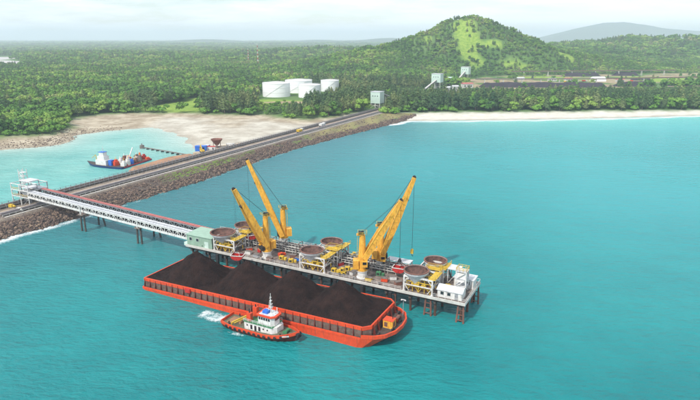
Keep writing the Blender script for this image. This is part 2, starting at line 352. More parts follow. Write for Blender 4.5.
_, w1 = noisef(nt, mp.outputs[0], 0.30, 5, 0.60); _, w2 = noisef(nt, mp.outputs[0], 0.09, 3, 0.5)
hh = mth(nt, 'ADD', w1, mth(nt, 'MULTIPLY', w2, 1.1)); bu = N(nt, 'ShaderNodeBump'); bu.inputs['Strength'].default_value = 0.9; bu.inputs['Distance'].default_value = 1.2
links(nt, hh, bu.inputs['Height']); links(nt, bu.outputs[0], b.inputs['Normal'])
def seg_d(x, y, a, bb):
    ex, ey = bb[0] - a[0], bb[1] - a[1]; t = np.clip(((x - a[0]) * ex + (y - a[1]) * ey) / (ex * ex + ey * ey), 0, 1)
    return np.hypot(x - a[0] - t * ex, y - a[1] - t * ey)
def bank_u(v):   # seaward waterline of the causeway
    return np.interp(v, [-60, 7, 34, 75, 127, 197, 249, 323, 396, 440], [-94, -93.9, -90.4, -88.8, -86.8, -91, -91, -84.4, -76.3, -72])
def sea_side(x, y): u, v = to_uv(x, y); return smooth(-128, -118, u + np.where(v > 500, 300, 0))
def foam(x, y):
    u, v = to_uv(x, y); dl = poly_sd(x, y, LAND); side = sea_side(x, y)
    f = 0.85 * np.exp(-((dl + 5 + 1.5 * wav(x, y, 14, 3)) / 3.6) ** 2) * side * (x > 30)
    f = f + 0.30 * np.exp(-((dl + 15) / 4) ** 2) * side * (x > 60)
    du = u - bank_u(v); k = np.interp(v, [-50, 30, 60, 90, 440], [.9, 0.8, 0.5, 0.36, 0.32])
    f = f + k * np.exp(-((du - 0.8 + 0.6 * wav(x, y, 9, 2)) / np.interp(v, [0, 50, 80], [3.6, 2.6, 1.5])) ** 2) * (v < 415)
    for cu, cv, ru, rv, a in ((40.3, -3.8, 2.8, 1.6, 0.75), (36.5, -2.4, 4.6, 1.0, 0.62), (35.5, -6.2, 4.6, 1.0, 0.58), (31.8, -4.2, 1.2, 2.4, 0.52), (36, -4.3, 4, 2.4, .38), (49.5, -9.6, 3.5, 0.9, 0.75), (67.5, -8.0, 4.0, 0.8, 0.3)):
        f = f + a * np.exp(-(((u - cu) / ru) ** 2 + ((v - cv) / rv) ** 2)) * (0.8 + 0.25 * wav(x, y, 2.5, 4))
    return np.clip(f, 0, 1)
xs = axis([(-FAR, -2000, 4000), (-2000, -400, 80), (-400, -90, 5), (-90, 0, 1.2), (0, 560, 5), (560, 2000, 80), (2000, FAR, 4000)])
ys = axis([(-1000, 60, 100), (60, 130, 8), (130, 175, 1.0), (175, 660, 4), (660, 900, 40)])
sea = grid_mesh('sea', xs, ys, lambda x, y: 0 * x, wm, {
    'turq': lambda x, y: smooth(150, 520, y + 0.8 * x) * 0.72 + 0.12 * smooth(-50, 350, x),
    'grey': lambda x, y: 0.85 * np.exp(-(np.maximum(to_uv(x, y)[0] + 88, 0) / 88) ** 1.5) * sea_side(x, y) * smooth(-40, 60, to_uv(x, y)[1]),
    'shallow': lambda x, y: np.exp(np.minimum(poly_sd(x, y, LAND), 0) / 60) * sea_side(x, y) * smooth(20, 160, x) * 0.75,
    'milk': lambda x, y: (1 - sea_side(x, y)) * 0.9,
    'pale': lambda x, y: np.exp(np.minimum(poly_sd(x, y, LAND), 0) / 24) * (1 - sea_side(x, y)) * 0.8,
    'foam': foam})
tag(sea, kind='structure')

# river water far off to the left (in a dip of the ground)
tag(MB().prism([(-1540, 1600), (-900, 1610), (-1130, 2080), (-1500, 2740), (-2450, 2800)], 0.0, 0.3).build('river', mat('pale_river', (0.50, 0.47, 0.43), 0.7, var=0.1, scale=0.01)), kind='structure')

# far mountain
xs = axis([(1100, 11200, 150)]); ys = axis([(8600, 12400, 150)])
def mtn(x, y):
    x = x / 1.45; h = 215 * np.exp(-(((x - 3300) / 560) ** 2)) + 135 * np.exp(-(((x - 2750) / 560) ** 2)) + 190 * np.exp(-(((x - 4250) / 1000) ** 2))
    return (h * 1.02) * np.exp(-(((y - 10400) / 900) ** 2)) * (1 + 0.03 * wav(x, y, 240, 6)) - 3
tag(grid_mesh('mountain', xs, ys, mtn, mat('mountain_forest', (0.06, 0.11, 0.05), 0.95, var=0.4, scale=0.004, bump=1.0, bscale=0.01), {}), kind='structure')
xs = axis([(-3400, 1700, 150)]); ys = axis([(8000, 10600, 150)])
tag(grid_mesh('distant_hills', xs, ys, lambda x, y: (90 * np.exp(-(((x - 650) / 620) ** 2)) + 60 * np.exp(-(((x + 550) / 500) ** 2)) + 70 * np.exp(-(((x + 2300) / 800) ** 2))) * np.exp(-(((y - 9300) / 600) ** 2)) - 3,
              M['bark'] if False else bpy.data.materials['mountain_forest'], {}), kind='structure')

# ------------------------------------------------------------------ causeway
cm = bpy.data.materials.new('causeway_rubble'); cm.use_nodes = True; nt = cm.node_tree; b = nt.nodes['Principled BSDF']; b.inputs['Roughness'].default_value = 0.95
pos = N(nt, 'ShaderNodeNewGeometry').outputs['Position']
a1, _ = noisef(nt, pos, 0.9, 6, 0.7, 0.4, 0.62); a2, _ = noisef(nt, pos, 0.08); a3, _ = noisef(nt, pos, 0.3, 5, 0.6, 0.45, 0.55)
c = mixc(nt, a1, (0.075, 0.055, 0.05), (0.24, 0.175, 0.14)); c = mixc(nt, a2, c, (0.19, 0.145, 0.11))
c = mixc(nt, mth(nt, 'MULTIPLY', attr(nt, 'grass'), a3), c, (0.20, 0.32, 0.04)); c = mixc(nt, mth(nt, 'MULTIPLY', attr(nt, 'straw'), 0.9), c, (0.42, 0.36, 0.14))
c = mixc(nt, attr(nt, 'dust'), c, mixc(nt, a3, (0.42, 0.34, 0.26), (0.30, 0.24, 0.20))); links(nt, c, b.inputs['Base Color'])
bu = N(nt, 'ShaderNodeBump'); bu.inputs['Strength'].default_value = 0.9; bu.inputs['Distance'].default_value = 0.8; links(nt, a1, bu.inputs['Height']); links(nt, bu.outputs[0], b.inputs['Normal'])
vs = axis([(-80, 130, 2.5), (130, 470, 4), (470, 640, 8)]); ss = np.linspace(0, 1, 40)
CP, CA = [], {'grass': [], 'straw': [], 'dust': []}
def cw_profile(v, s):
    """cross-section from the lagoon side (s=0) to the sea side (s=1)"""
    n = -136.0 - 16 * smooth(60, -30, v); so_ = bank_u(v) + 0.7 * math.sin(v * 0.31) + 0.5 * math.sin(v * 0.83)
    us = [n - 5, n, n + 5, -128, -108.5, -105.5, so_ - 7, so_ - 1, so_ + 5]
    zs = [-3, -0.2, 3.0, 4.6, 4.6, 3.6, 2.5, 0.2, -3]
    t = [0, .1, .2, .26, .5, .56, .8, .93, 1]
    return float(np.interp(s, t, us)), float(np.interp(s, t, zs))
for v in vs:
    for s in ss:
        u_, z_ = cw_profile(v, s)
        rough = 0.0 if 0.22 < s < 0.53 else 0.5 * mnoise.noise(Vector((u_ * 0.5, v * 0.5, 0)))
        CP.append(J(u_, v, z_ + rough))
        on = 0.52 < s < 0.9
        nz = mnoise.noise(Vector((u_ * .09, v * .06, 3))); g = (smooth(105, 125, v) * smooth(185, 165, v) * (1 if 0.52 < s < 0.76 else 0) + .9 * smooth(.0, .25, nz) * smooth(90, 200, v) * (s < .82)) if on else 0
        st = smooth(255, 320, v) * (1 if 0.52 < s < 0.80 + 0.05 * math.sin(v * .1) else 0)
        CA['grass'].append(g + (0.5 * smooth(430, 470, v) if s > 0.52 else 0)); CA['straw'].append(st * (0.75 + 0.25 * math.sin(v * .13 + s * 20)))
        CA['dust'].append(1.0 if 0.2 < s < 0.53 else 0.35 * smooth(60, 30, v) * (s < .6))
nv, ns = len(vs), len(ss); idx = np.arange(nv * ns).reshape(nv, ns)
F = np.stack([idx[:-1, :-1], idx[1:, :-1], idx[1:, 1:], idx[:-1, 1:]], -1).reshape(-1, 4)[:, ::-1]
cw = npmesh('causeway', CP, F, cm)
for k_, a_ in CA.items():
    at = cw.data.attributes.new(k_, 'FLOAT', 'POINT'); at.data.foreach_set('value', np.clip(np.array(a_, np.float32), 0, 1))
tag(cw, kind='structure')
mb = MB()
def strip(mb, u0, u1, v0, v1, z, n=40):
    for i in range(n):
        a, b_ = v0 + (v1 - v0) * i / n, v0 + (v1 - v0) * (i + 1) / n
        mb.add([J(u0, a, z), J(u1, a, z), J(u1, b_, z), J(u0, b_, z)], [(0, 1, 2, 3)])
strip(mb, -119.4, -115.4, -80, 640, 4.62); tag(mb.build('haul_road', M['road']), kind='structure')
mb = MB(); strip(mb, -109.6, -108.6, 20, 560, 4.63); tag(mb.build('verge', M['kerb']), kind='structure')

# rubble rocks of the bank: nobody could count them
ico_v, ico_f = [], []
t_ = (1 + 5 ** .5) / 2
IV = np.array([(-1, t_, 0), (1, t_, 0), (-1, -t_, 0), (1, -t_, 0), (0, -1, t_), (0, 1, t_), (0, -1, -t_), (0, 1, -t_), (t_, 0, -1), (t_, 0, 1), (-t_, 0, -1), (-t_, 0, 1)]) / 1.9
IF = np.array([(0, 11, 5), (0, 5, 1), (0, 1, 7), (0, 7, 10), (0, 10, 11), (1, 5, 9), (5, 11, 4), (11, 10, 2), (10, 7, 6), (7, 1, 8), (3, 9, 4), (3, 4, 2), (3, 2, 6), (3, 6, 8), (3, 8, 9), (4, 9, 5), (2, 4, 11), (6, 2, 10), (8, 6, 7), (9, 8, 1)])
def rocks(name, pts, sizes, m):
    n = len(pts); sc = RNG.uniform(0.55, 1.25, (n, 1, 3)) * np.array(sizes)[:, None, None]
    jit = 1 + RNG.uniform(-.22, .22, (n, 12, 3)); vv = IV[None] * jit * sc
    an = RNG.uniform(0, 6.28, n); c_, s_ = np.cos(an)[:, None], np.sin(an)[:, None]
    x, y = vv[..., 0] * c_ - vv[..., 1] * s_, vv[..., 0] * s_ + vv[..., 1] * c_
    vv = np.stack([x, y, vv[..., 2] * .8], -1) + np.array(pts)[:, None, :]
    ff = IF[None] + (np.arange(n) * 12)[:, None, None]
    return npmesh(name, vv.reshape(-1, 3), ff.reshape(-1, 3), m)
rm = bpy.data.materials.new('rock'); rm.use_nodes = True; nt = rm.node_tree; b = nt.nodes['Principled BSDF']; b.inputs['Roughness'].default_value = 0.92
geo = N(nt, 'ShaderNodeNewGeometry'); rr = N(nt, 'ShaderNodeValToRGB'); links(nt, geo.outputs['Random Per Island'], rr.inputs[0])
rr.color_ramp.elements[0].color = (0.04, 0.032, 0.032, 1); rr.color_ramp.elements[1].color = (0.25, 0.175, 0.12, 1)
e = rr.color_ramp.elements.new(0.5); e.color = (0.115, 0.075, 0.06, 1); links(nt, rr.outputs[0], b.inputs['Base Color'])
pts, sz = [], []
for i in range(15000):
    v = -60 + 530 * random.random() ** 1.15; s = random.uniform(0.555, 0.955)
    if 250 < v and s < 0.76 and random.random() < .85: continue
    if 100 < v < 190 and s < 0.74 and random.random() < .75: continue
    if v > 90 and s < .8 and mnoise.noise(Vector((float(cw_profile(v, s)[0]) * .09, v * .06, 3))) > .08 and random.random() < .8: continue
    u_, z_ = cw_profile(v, s); pts.append(J(u_, v, z_ + 0.1)); sz.append(random.uniform(.28, .68) * (1.25 if s > .8 else 1))
for i in range(2200):
    v = random.uniform(-60, 500); s = random.uniform(0.07, 0.19); u_, z_ = cw_profile(v, s); pts.append(J(u_, v, z_)); sz.append(random.uniform(.4, .8))
tag(rocks('rubble_rocks', pts, sz, rm), 'brown and grey rubble rocks armouring both slopes of the causeway', 'rocks', kind='stuff')
# rocky foreshore by the near-left wood
pts, sz = [], []
SH = np.array([(-420, 432), (-330, 434), (-277, 440), (-249, 450), (-243, 467), (-247, 500), (-232, 532)])
for i in range(1300):
    k_ = random.uniform(0, len(SH) - 1.001); a_ = int(k_); p = SH[a_] * (1 - k_ + a_) + SH[a_ + 1] * (k_ - a_)
    x, y = p[0] + random.gauss(-6, 12), p[1] + random.gauss(9, 11); pts.append((x, y, float(ground_z(x, y)) + .1)); sz.append(random.uniform(.25, .75))
rm2 = rm.copy(); rm2.name = 'shore_stone'; rm2.node_tree.nodes['Color Ramp'].color_ramp.elements[0].color = (0.14, 0.11, 0.08, 1); rm2.node_tree.nodes['Color Ramp'].color_ramp.elements[2].color = (0.42, 0.34, 0.24, 1)
tag(rocks('shore_stones', pts, sz, rm2), 'scattered stones along the sandy shore below the near-left wood', 'stones', kind='stuff')

# soil spit on the lagoon side
mb = MB(); n = 44; pg, pt = [], []
for i in range(n):
    t = 2 * math.pi * i / n; ru = 11.5 * (1 + .1 * math.sin(5 * t)); rv = 30 * (1 + .08 * math.cos(3 * t))
    cu, cv = -142.0, 156.0; sgn = lambda q, p: math.copysign(abs(q) ** p, q)
    q = J(cu + ru * sgn(math.cos(t), .6), cv + rv * sgn(math.sin(t), .7)); pg.append(q[:2])
    q = J(cu + (ru - 3) * sgn(math.cos(t), .6), cv + (rv - 4) * sgn(math.sin(t), .7)); pt.append(q[:2])
tag(mb.prism(pg, -1.5, 2.2, pt).build('soil_spit', M['soil']), kind='structure')
mb = MB(); pg = [J(-146, 186)[:2], J(-130, 184)[:2], J(-130, 238)[:2], J(-141, 236)[:2], J(-148, 212)[:2]]
tag(mb.prism(pg, -1.5, 2.6).build('sand_pad', M['road']), kind='structure')

# ------------------------------------------------------------------ trees
def tree_crown(name, kind, seed):
    r = np.random.default_rng(seed)
    if kind == 'casuarina':
        nl = 15; hz = np.linspace(.30, 1.0, nl); cz = 20 * hz
        rad = 4.6 * np.clip(1.25 - hz, .22, 1) * r.uniform(.75, 1.15, nl)
        ctr = np.stack([r.normal(0, 1.6, nl) * (1.15 - hz), r.normal(0, 1.6, nl) * (1.15 - hz), cz - 1.5], -1); sq = 0.75; nc = 560; cs = (.45, 1.0); asp = 2.2
    elif kind == 'bush':
        nl = 7; ctr = np.stack([r.normal(0, 2.3, nl), r.normal(0, 2.3, nl), r.uniform(1.6, 4.6, nl)], -1); rad = r.uniform(1.6, 2.7, nl); sq = .8; nc = 380; cs = (.5, .95); asp = 1.2
    elif kind == 'palm':
        V_, F_ = [], []
        for k in range(17):
            a = k * 2.4 + r.uniform(0, .4); L = r.uniform(3.4, 4.4); up = r.uniform(-.2, .9); pts_ = []
            for t in np.linspace(0, 1, 5): pts_.append(np.array([math.cos(a) * L * t, math.sin(a) * L * t, 11 + up * 2.4 * t - 3.0 * t * t]))
            wv = np.array([-math.sin(a), math.cos(a), 0])
            for j in range(4):
                w0, w1 = .55 * (1 - .15 * j), .55 * (1 - .15 * (j + 1)) * (0.4 if j == 3 else 1); o_ = len(V_)
                V_ += [pts_[j] - wv * w0 - [0, 0, .25], pts_[j], pts_[j + 1], pts_[j + 1] - wv * w1 - [0, 0, .25], pts_[j] + wv * w0 - [0, 0, .25], pts_[j + 1] + wv * w1 - [0, 0, .25]]
                F_ += [(o_, o_ + 1, o_ + 2, o_ + 3), (o_ + 1, o_ + 4, o_ + 5, o_ + 2)]
        return npmesh('crown', V_, F_, LEAF_BUSH, link=False)
    else:
        nl = 13; an = r.uniform(0, 6.28, nl); rr_ = 4.0 * np.sqrt(r.random(nl)); hz = r.uniform(6.0, 12.2, nl) - rr_ * .35
        ctr = np.stack([np.cos(an) * rr_, np.sin(an) * rr_, hz], -1); rad = r.uniform(1.7, 3.1, nl); sq = .8; nc = 560; cs = (.55, 1.1); asp = 1.15
    pr = rad ** 2 / (rad ** 2).sum(); li = r.choice(nl, nc, p=pr); d = r.normal(size=(nc, 3)); d[:, 2] = np.where(d[:, 2] < -.3, -d[:, 2], d[:, 2]); d /= np.linalg.norm(d, axis=1)[:, None]
    rr2 = rad[li] * r.uniform(.55, 1.1, nc); c = ctr[li] + d * rr2[:, None] * [1, 1, sq]
    nrm = d + r.normal(0, .26, (nc, 3)); nrm /= np.linalg.norm(nrm, axis=1)[:, None]
    a = np.cross(nrm, r.normal(size=(nc, 3))); a /= np.linalg.norm(a, axis=1)[:, None]; bb = np.cross(nrm, a)
    s = r.uniform(*cs, nc)[:, None]; vv = np.stack([c - a * s - bb * s / asp * .6, c + a * s * .8 - bb * s / asp, c + a * s + bb * s / asp * .7, c - a * s * .7 + bb * s / asp], 1)
    m = {'casuarina': LEAF_CASU, 'bush': LEAF_BUSH}.get(kind, LEAF_BROAD)
    return npmesh('crown', vv.reshape(-1, 3), np.arange(nc * 4).reshape(-1, 4), m, link=False)
def tree_trunk(kind, seed):
    r = random.Random(seed); mb = MB()
    if kind == 'casuarina':
        mb.tube((0, 0, -1), (.2, .1, 10), .35, .22, 6); mb.tube((.2, .1, 10), (0, 0, 18.5), .22, .06, 5)
        for k in range(7):
            z = 6 + k * 1.6; a = r.uniform(0, 6.28); L = 3.4 - k * .32; mb.tube((.1, .05, z), (math.cos(a) * L, math.sin(a) * L, z + 1.4), .09, .03, 4)
    elif kind == 'palm': mb.tube((0, 0, -.5), (.3, .1, 6), .22, .17, 6); mb.tube((.3, .1, 6), (0, 0, 11.2), .17, .13, 6)
    elif kind == 'bush':
        for k in range(4): a = k * 1.7 + r.random(); mb.tube((0, 0, -.5), (math.cos(a) * 1.8, math.sin(a) * 1.8, 3.4), .13, .05, 4)
    else:
        mb.tube((0, 0, -1), (0.1, 0, 5.0), .42, .28, 7)
        for k in range(6): a = k * 1.05 + r.uniform(-.3, .3); L = r.uniform(2, 3.8); mb.tube((.1, 0, 4.4 + .3 * k), (math.cos(a) * L, math.sin(a) * L, 7.5 + r.random() * 3), .17, .05, 5)
    o = mb.build('trunk', M['bark']); COL.objects.unlink(o); return o
PROTO = {}
for kind, n in (('broadleaf', 4), ('casuarina', 4), ('bush', 2), ('palm', 1)):
    PROTO[kind] = [(tree_crown('crown', kind, 11 + i * 7 + len(kind)), tree_trunk(kind, i)) for i in range(n)]
FLAT = [(k, i) for k in PROTO for i in range(len(PROTO[k]))]

CORR = [(J(-130, 470)[:2], J(-137, 560)[:2], 11), (J(-137, 560)[:2], J(-148, 745)[:2], 5), (J(-148, 745)[:2], J(-156, 942)[:2], 5)]
def gen_points():
    P = []
    bands = [(425, 900, 7.0, 1.0), (900, 1300, 8.5, 1.0), (1300, 1850, 8.5, 1.05), (1850, 3000, 17, 1.45), (3000, 6500, 40, 2.4), (6500, 13000, 95, 4.2)]
    for y0, y1, s, sc in bands:
        yy = np.arange(y0, y1, s); xm = .69 * y1 + 90; xx = np.arange(-xm, xm, s)
        X, Y = np.meshgrid(xx, yy); X = X + RNG.uniform(-.5, .5, X.shape) * s; Y = Y + RNG.uniform(-.5, .5, Y.shape) * s
        k = (np.abs(X) < .69 * Y + 70); X, Y = X[k], Y[k]
        df = poly_sd(X, Y, FOREST) + 2.5 * wav(X, Y, 12, 5); k = df > 2; X, Y, df = X[k], Y[k], df[k]
        g = grass_mask(X, Y); rnd = RNG.random(X.shape)
        k = (g < .35) | (rnd < np.where(Y > 1300, .22, .02)); k &= (poly_sd(X, Y, YARD) < -2) | (rnd < .02) & (scar_mask(X, Y) < .4) & (poly_sd(X, Y, RIVER) < -20)
        for a, b_, w in CORR: k &= seg_d(X, Y, a, b_) > w
        for tx, ty, tr, th in TANKS: k &= (np.hypot(X - tx, Y - ty) > tr + 4)
        k &= ~((Y > 742) & (Y < 860) & (X / Y > -.160) & (X / Y < -.080)); k &= ~((Y > 745) & (Y < 900) & (X / Y > -.16) & (X / Y < -.045))
        k &= ~((Y > 830) & (Y < 900) & (X / Y > -.058) & (X / Y < -.012)); k &= (np.hypot(X - 33, Y - 690) > 19) & (seg_d(X, Y, (33, 690), (27, 630)) > 11)
        X, Y, df = X[k], Y[k], df[k]
        # kind of tree
        belt = (X > 38) & (Y < 900) & (Y > 650); dk = wav(X, Y, 55, 8) > .1
        clump = ((X > -225) & (X < -110) & (Y < 740) & (Y > 628) & ((X < -185) == False)) | ((X > -262) & (X < -215) & (Y > 636) & (Y < 740)) | ((X > -70) & (X < 150) & (Y > 595) & (Y < 1020))
        nearleft = (X < -250) & (Y < 600)
        rnd = RNG.random(X.shape); kd = np.zeros(X.shape, int)
        kd = np.where(rnd < .22, 1, 0); kd = np.where(dk & (rnd < .45), 1, kd)
        kd = np.where(belt, np.where(rnd < .58, 1, 0), kd); kd = np.where(clump, np.where(rnd < .85, 1, 0), kd)
        kd = np.where(nearleft, np.where(rnd < .06, 1, 0), kd)
        kd = np.where((df < 7) & (rnd < np.where(belt, .28, .7)), 2, kd); kd = np.where((rnd > .965) & ~belt & ~clump, 3, kd); kd = np.where((rnd > .985), 2, kd)
        hs = sc * RNG.uniform(.62, 1.25, X.shape) * np.where(nearleft, .78, 1) * np.where(belt, .98, 1) * np.where((kd == 1) & ~belt & ~clump, .78, 1)
        hs = np.where((Y > 1150) & (Y < 1900) & (X > 60), hs * .66, hs)
        hs = np.where((X > 60) & (Y > 690) & (Y < 960), hs * np.interp(Y, [690, 770, 850, 925], [.95, .70, .46, .33]) * RNG.choice([.8, 1, 1.35], X.shape, p=[.5, .38, .12]), hs)
        hs = np.where((X / Y > -.165) & (X / Y < -.078) & (Y < 830), hs * np.interp(Y, [620, 650], [.6, .38]), hs)
        hs = np.where((X / Y > -.06) & (X / Y < -.012) & (Y > 690) & (Y < 835), hs * .66, hs)
        Z = ground_z(X, Y); k = Z > .8
        for q in zip(X[k], Y[k], Z[k], kd[k], hs[k]): P.append(q)
    return np.array(P)
TP = gen_points()
app = TP[:, 4] * np.array([13, 20, 6, 13])[TP[:, 3].astype(int)] / TP[:, 1]
front = (TP[:, 1] < 720) & (np.abs(TP[:, 0]) < .63 * TP[:, 1])
order = np.argsort(-(app * front)); NI = 290; near, rest = TP[order[:NI]], TP[order[NI:]]
KN = ['broadleaf', 'casuarina', 'bush', 'palm']
def zone(x, y):
    if x < -240 and y < 610: return 0
    if x < -100: return 1
    if x < 45: return 2
    return 3
ZL = [('low sandy shore left of the lagoon', 'left'), ('mudflat edge at the back of the lagoon', 'mud'), ('inland end of the causeway', 'cause'), ('white sand beach', 'beach')]
KD = {'broadleaf': ('broadleaf_tree', 'rounded leafy green tree', 'tree'), 'casuarina': ('casuarina_tree', 'tall feathery grey-green casuarina', 'tree'), 'bush': ('bush', 'low bright green bush', 'bush'), 'palm': ('palm_tree', 'coconut palm with drooping fronds', 'palm tree')}
ZW = ['in the wood left of the lagoon', 'in the wood behind the pale mudflat', 'in the wood round the inland end of the causeway', 'in the tree belt behind the white sand beach']
used_proto = {}
rt = random.Random(3)
for x, y, z, k, s in near:
    kind = KN[int(k)]; nm, lb, ct = KD[kind]; i = rt.randrange(len(PROTO[kind])); zi = zone(x, y)
    t = thing(nm, (x, y, z), rt.uniform(0, 6.28), lb + ' ' + ZW[zi], ct, ('palms ' if kind == 'palm' else 'bushes ' if kind == 'bush' else 'casuarinas ' if kind == 'casuarina' else 'leafy trees ') + ZW[zi])
    t.scale = (s * rt.uniform(.9, 1.15), s * rt.uniform(.9, 1.15), s)
    for src in PROTO[kind][i]:
        c = src.copy(); COL.objects.link(c); c.parent = t
        if c.data is PROTO[kind][i][0].data: used_proto.setdefault((kind, i), c)
for kk in FLAT: used_proto.setdefault(kk, PROTO[kk[0]][kk[1]][0])

def scatter(name, P, label, cat):
    me = bpy.data.meshes.new(name); me.from_pydata([tuple(p[:3]) for p in P], [], [])
    ix, sc, rz = [], [], []
    for p in P:
        kind = KN[int(p[3])]; i = rt.randrange(len(PROTO[kind])); ix.append(FLAT.index((kind, i))); w = p[4] * rt.uniform(.92, 1.25)
        if p[1] > 2900: sc.append((w * 1.3, w * 1.3, p[4] * .42))
        else: sc.append((w, w, p[4]))
        rz.append((0, 0, rt.uniform(0, 6.28)))
    a = me.attributes.new('ix', 'INT', 'POINT'); a.data.foreach_set('value', ix)
    a = me.attributes.new('sc', 'FLOAT_VECTOR', 'POINT'); a.data.foreach_set('vector', np.array(sc, np.float32).ravel())
    a = me.attributes.new('rz', 'FLOAT_VECTOR', 'POINT'); a.data.foreach_set('vector', np.array(rz, np.float32).ravel())
    o = bpy.data.objects.new(name, me); COL.objects.link(o)
    g = bpy.data.node_groups.new(name, 'GeometryNodeTree')
    g.interface.new_socket('Geometry', in_out='INPUT', socket_type='NodeSocketGeometry'); g.interface.new_socket('Geometry', in_out='OUTPUT', socket_type='NodeSocketGeometry')
    gi = g.nodes.new('NodeGroupInput'); go = g.nodes.new('NodeGroupOutput'); jn = g.nodes.new('GeometryNodeJoinGeometry'); ip = g.nodes.new('GeometryNodeInstanceOnPoints')
    infos = []
    for kk in FLAT:
        oi = g.nodes.new('GeometryNodeObjectInfo'); oi.inputs['Object'].default_value = used_proto[kk]; oi.transform_space = 'ORIGINAL'
        gt = g.nodes.new('GeometryNodeGeometryToInstance'); g.links.new(oi.outputs['Geometry'], gt.inputs[0]); infos.append(gt)
    for gt in reversed(infos): g.links.new(gt.outputs[0], jn.inputs[0])
    def na(nm, ty):
        n_ = g.nodes.new('GeometryNodeInputNamedAttribute'); n_.data_type = ty; n_.inputs['Name'].default_value = nm; return n_.outputs['Attribute']
    g.links.new(gi.outputs[0], ip.inputs['Points']); g.links.new(jn.outputs[0], ip.inputs['Instance']); ip.inputs['Pick Instance'].default_value = True
    g.links.new(na('ix', 'INT'), ip.inputs['Instance Index']); g.links.new(na('sc', 'FLOAT_VECTOR'), ip.inputs['Scale'])
    er = g.nodes.new('FunctionNodeEulerToRotation'); g.links.new(na('rz', 'FLOAT_VECTOR'), er.inputs[0]); g.links.new(er.outputs[0], ip.inputs['Rotation'])
    g.links.new(ip.outputs[0], go.inputs[0])
    md = o.modifiers.new('scatter', 'NODES'); md.node_group = g
    return tag(o, label, cat, kind='stuff')
onhill = (np.hypot(rest[:, 0] - HX, (rest[:, 1] - HY)) < 330)
far = rest[:, 1] > 1300
scatter('hill_forest', rest[onhill], 'dense green forest covering the near cone-shaped hill', 'forest')
scatter('far_forest', rest[~onhill & far], 'hazy flat forest stretching away to the horizon', 'forest')
scatter('coastal_forest', rest[~onhill & ~far], 'dense mixed forest massed behind the front row of shore trees', 'forest')
# ------------------------------------------------------------------ jetty-frame mesh helper: coordinates in (u, v, z), stored relative to the thing's base
class JM(MB):
    def __init__(s, off=(0, 0, 0)): super().__init__(); s.off = off
    def build(s, name, m, parent=None, smooth=False):
        ox, oy, oz = s.off; s.v = [(x - ox, y - oy, z - oz) for x, y, z in s.v]
        return super().build(name, m, parent, smooth)
DZ = 7.0
def rail(mb, pts, h=1.1, step=2.0, w=0.07):
    for a, b_ in zip(pts[:-1], pts[1:]):
        a = Vector(a); b_ = Vector(b_); n = max(1, int((b_ - a).length / step))
        for i in range(n + 1): p = a.lerp(b_, i / n); mb.beam(p, p + Vector((0, 0, h)), w)
        for hh in (h, h * .55): mb.beam(a + Vector((0, 0, hh)), b_ + Vector((0, 0, hh)), w)

# ---- jetty
o3 = (52, 36, 0)
jt = jthing('jetty', 52, 36, 0, 'long concrete loading jetty on rusty piles carrying the cranes and hoppers beside the barge', 'jetty')
m = JM(o3); m.box(-4, 84, 27.1, 47.5, 6.2, 7.0); m.box(84, 108, 27.1, 44.6, 6.2, 7.0); m.build('deck', M['concrete'], jt)
m = JM(o3); m.box(-4, 108.25, 26.7, 27.097, 6.35, 7.22); m.box(-4, 84, 47.503, 47.8, 6.4, 7.2); m.box(108.003, 108.25, 27.1, 44.6, 6.4, 7.22); m.box(84.003, 108, 44.603, 44.9, 6.4, 7.22); m.build('kerb', M['kerb'], jt)
m = JM(o3)
for v in (28.5, 37, 46): m.box(-3.8, 83.8 if v > 45 else 107.6, v - .45, v + .45, 5.2, 6.197)
for i in range(14): u = -2 + i * 8.35; m.box(u - .4, u + .4, 27.6, 46.8 if u < 84 else 44, 4.5, 5.197)
m.build('beam', M['pilecon'], jt)
for i in range(14):
    u = -2 + i * 8.35
    for v in (28.6, 36, 43.8):
        m = JM(o3); m.tube((u, v, -6), (u, v, 4.5), .42, n=8); m.build('pile', M['pile'], jt)
for u, v in ((106.6, 28.2), (107.2, 43.6), (96, 28.3), (83.5, 29)):
    m = JM(o3)
    for d in (-1.1, 1.1): m.tube((u + d * 1.3, v - .9, -5), (u + d * .7, v - .3, 6.1), .3, n=7)
    for z in (0.9, 2.6, 4.2): m.beam((u - 1.3, v - .75 + z * .1, z), (u + 1.3, v - .75 + z * .1, z), .22)
    m.build('braced_fender_frame', M['rust'], jt)
for i in range(9):
    m = JM(o3); u = 2 + i * 10.2; m.box(u - .5, u + .5, 25.9, 26.697, 1.5, 6.0); m.build('fender', M['dark'], jt)
m = JM(o3); rail(m, [(60, 26.95, 7.22), (87, 26.95, 7.22)]); rail(m, [(20, 26.95, 7.22), (48, 26.95, 7.22)]); rail(m, [(-4, 47.6, 7.2), (83, 47.6, 7.2)], step=3); rail(m, [(97.5, 26.95, 7.22), (108.1, 26.95, 7.22), (108.1, 44.6, 7.22), (98, 44.6, 7.22)])
m.build('handrail', M['white'], jt)
for i in range(11):
    m = JM(o3); u = 4 + i * 9.4; m.lathe([(.28, 0), (.28, .5), (.45, .55), (.45, .75), (0, .8)], 8, (u, 27.7, 7.0)); m.build('bollard', M['dark'], jt)

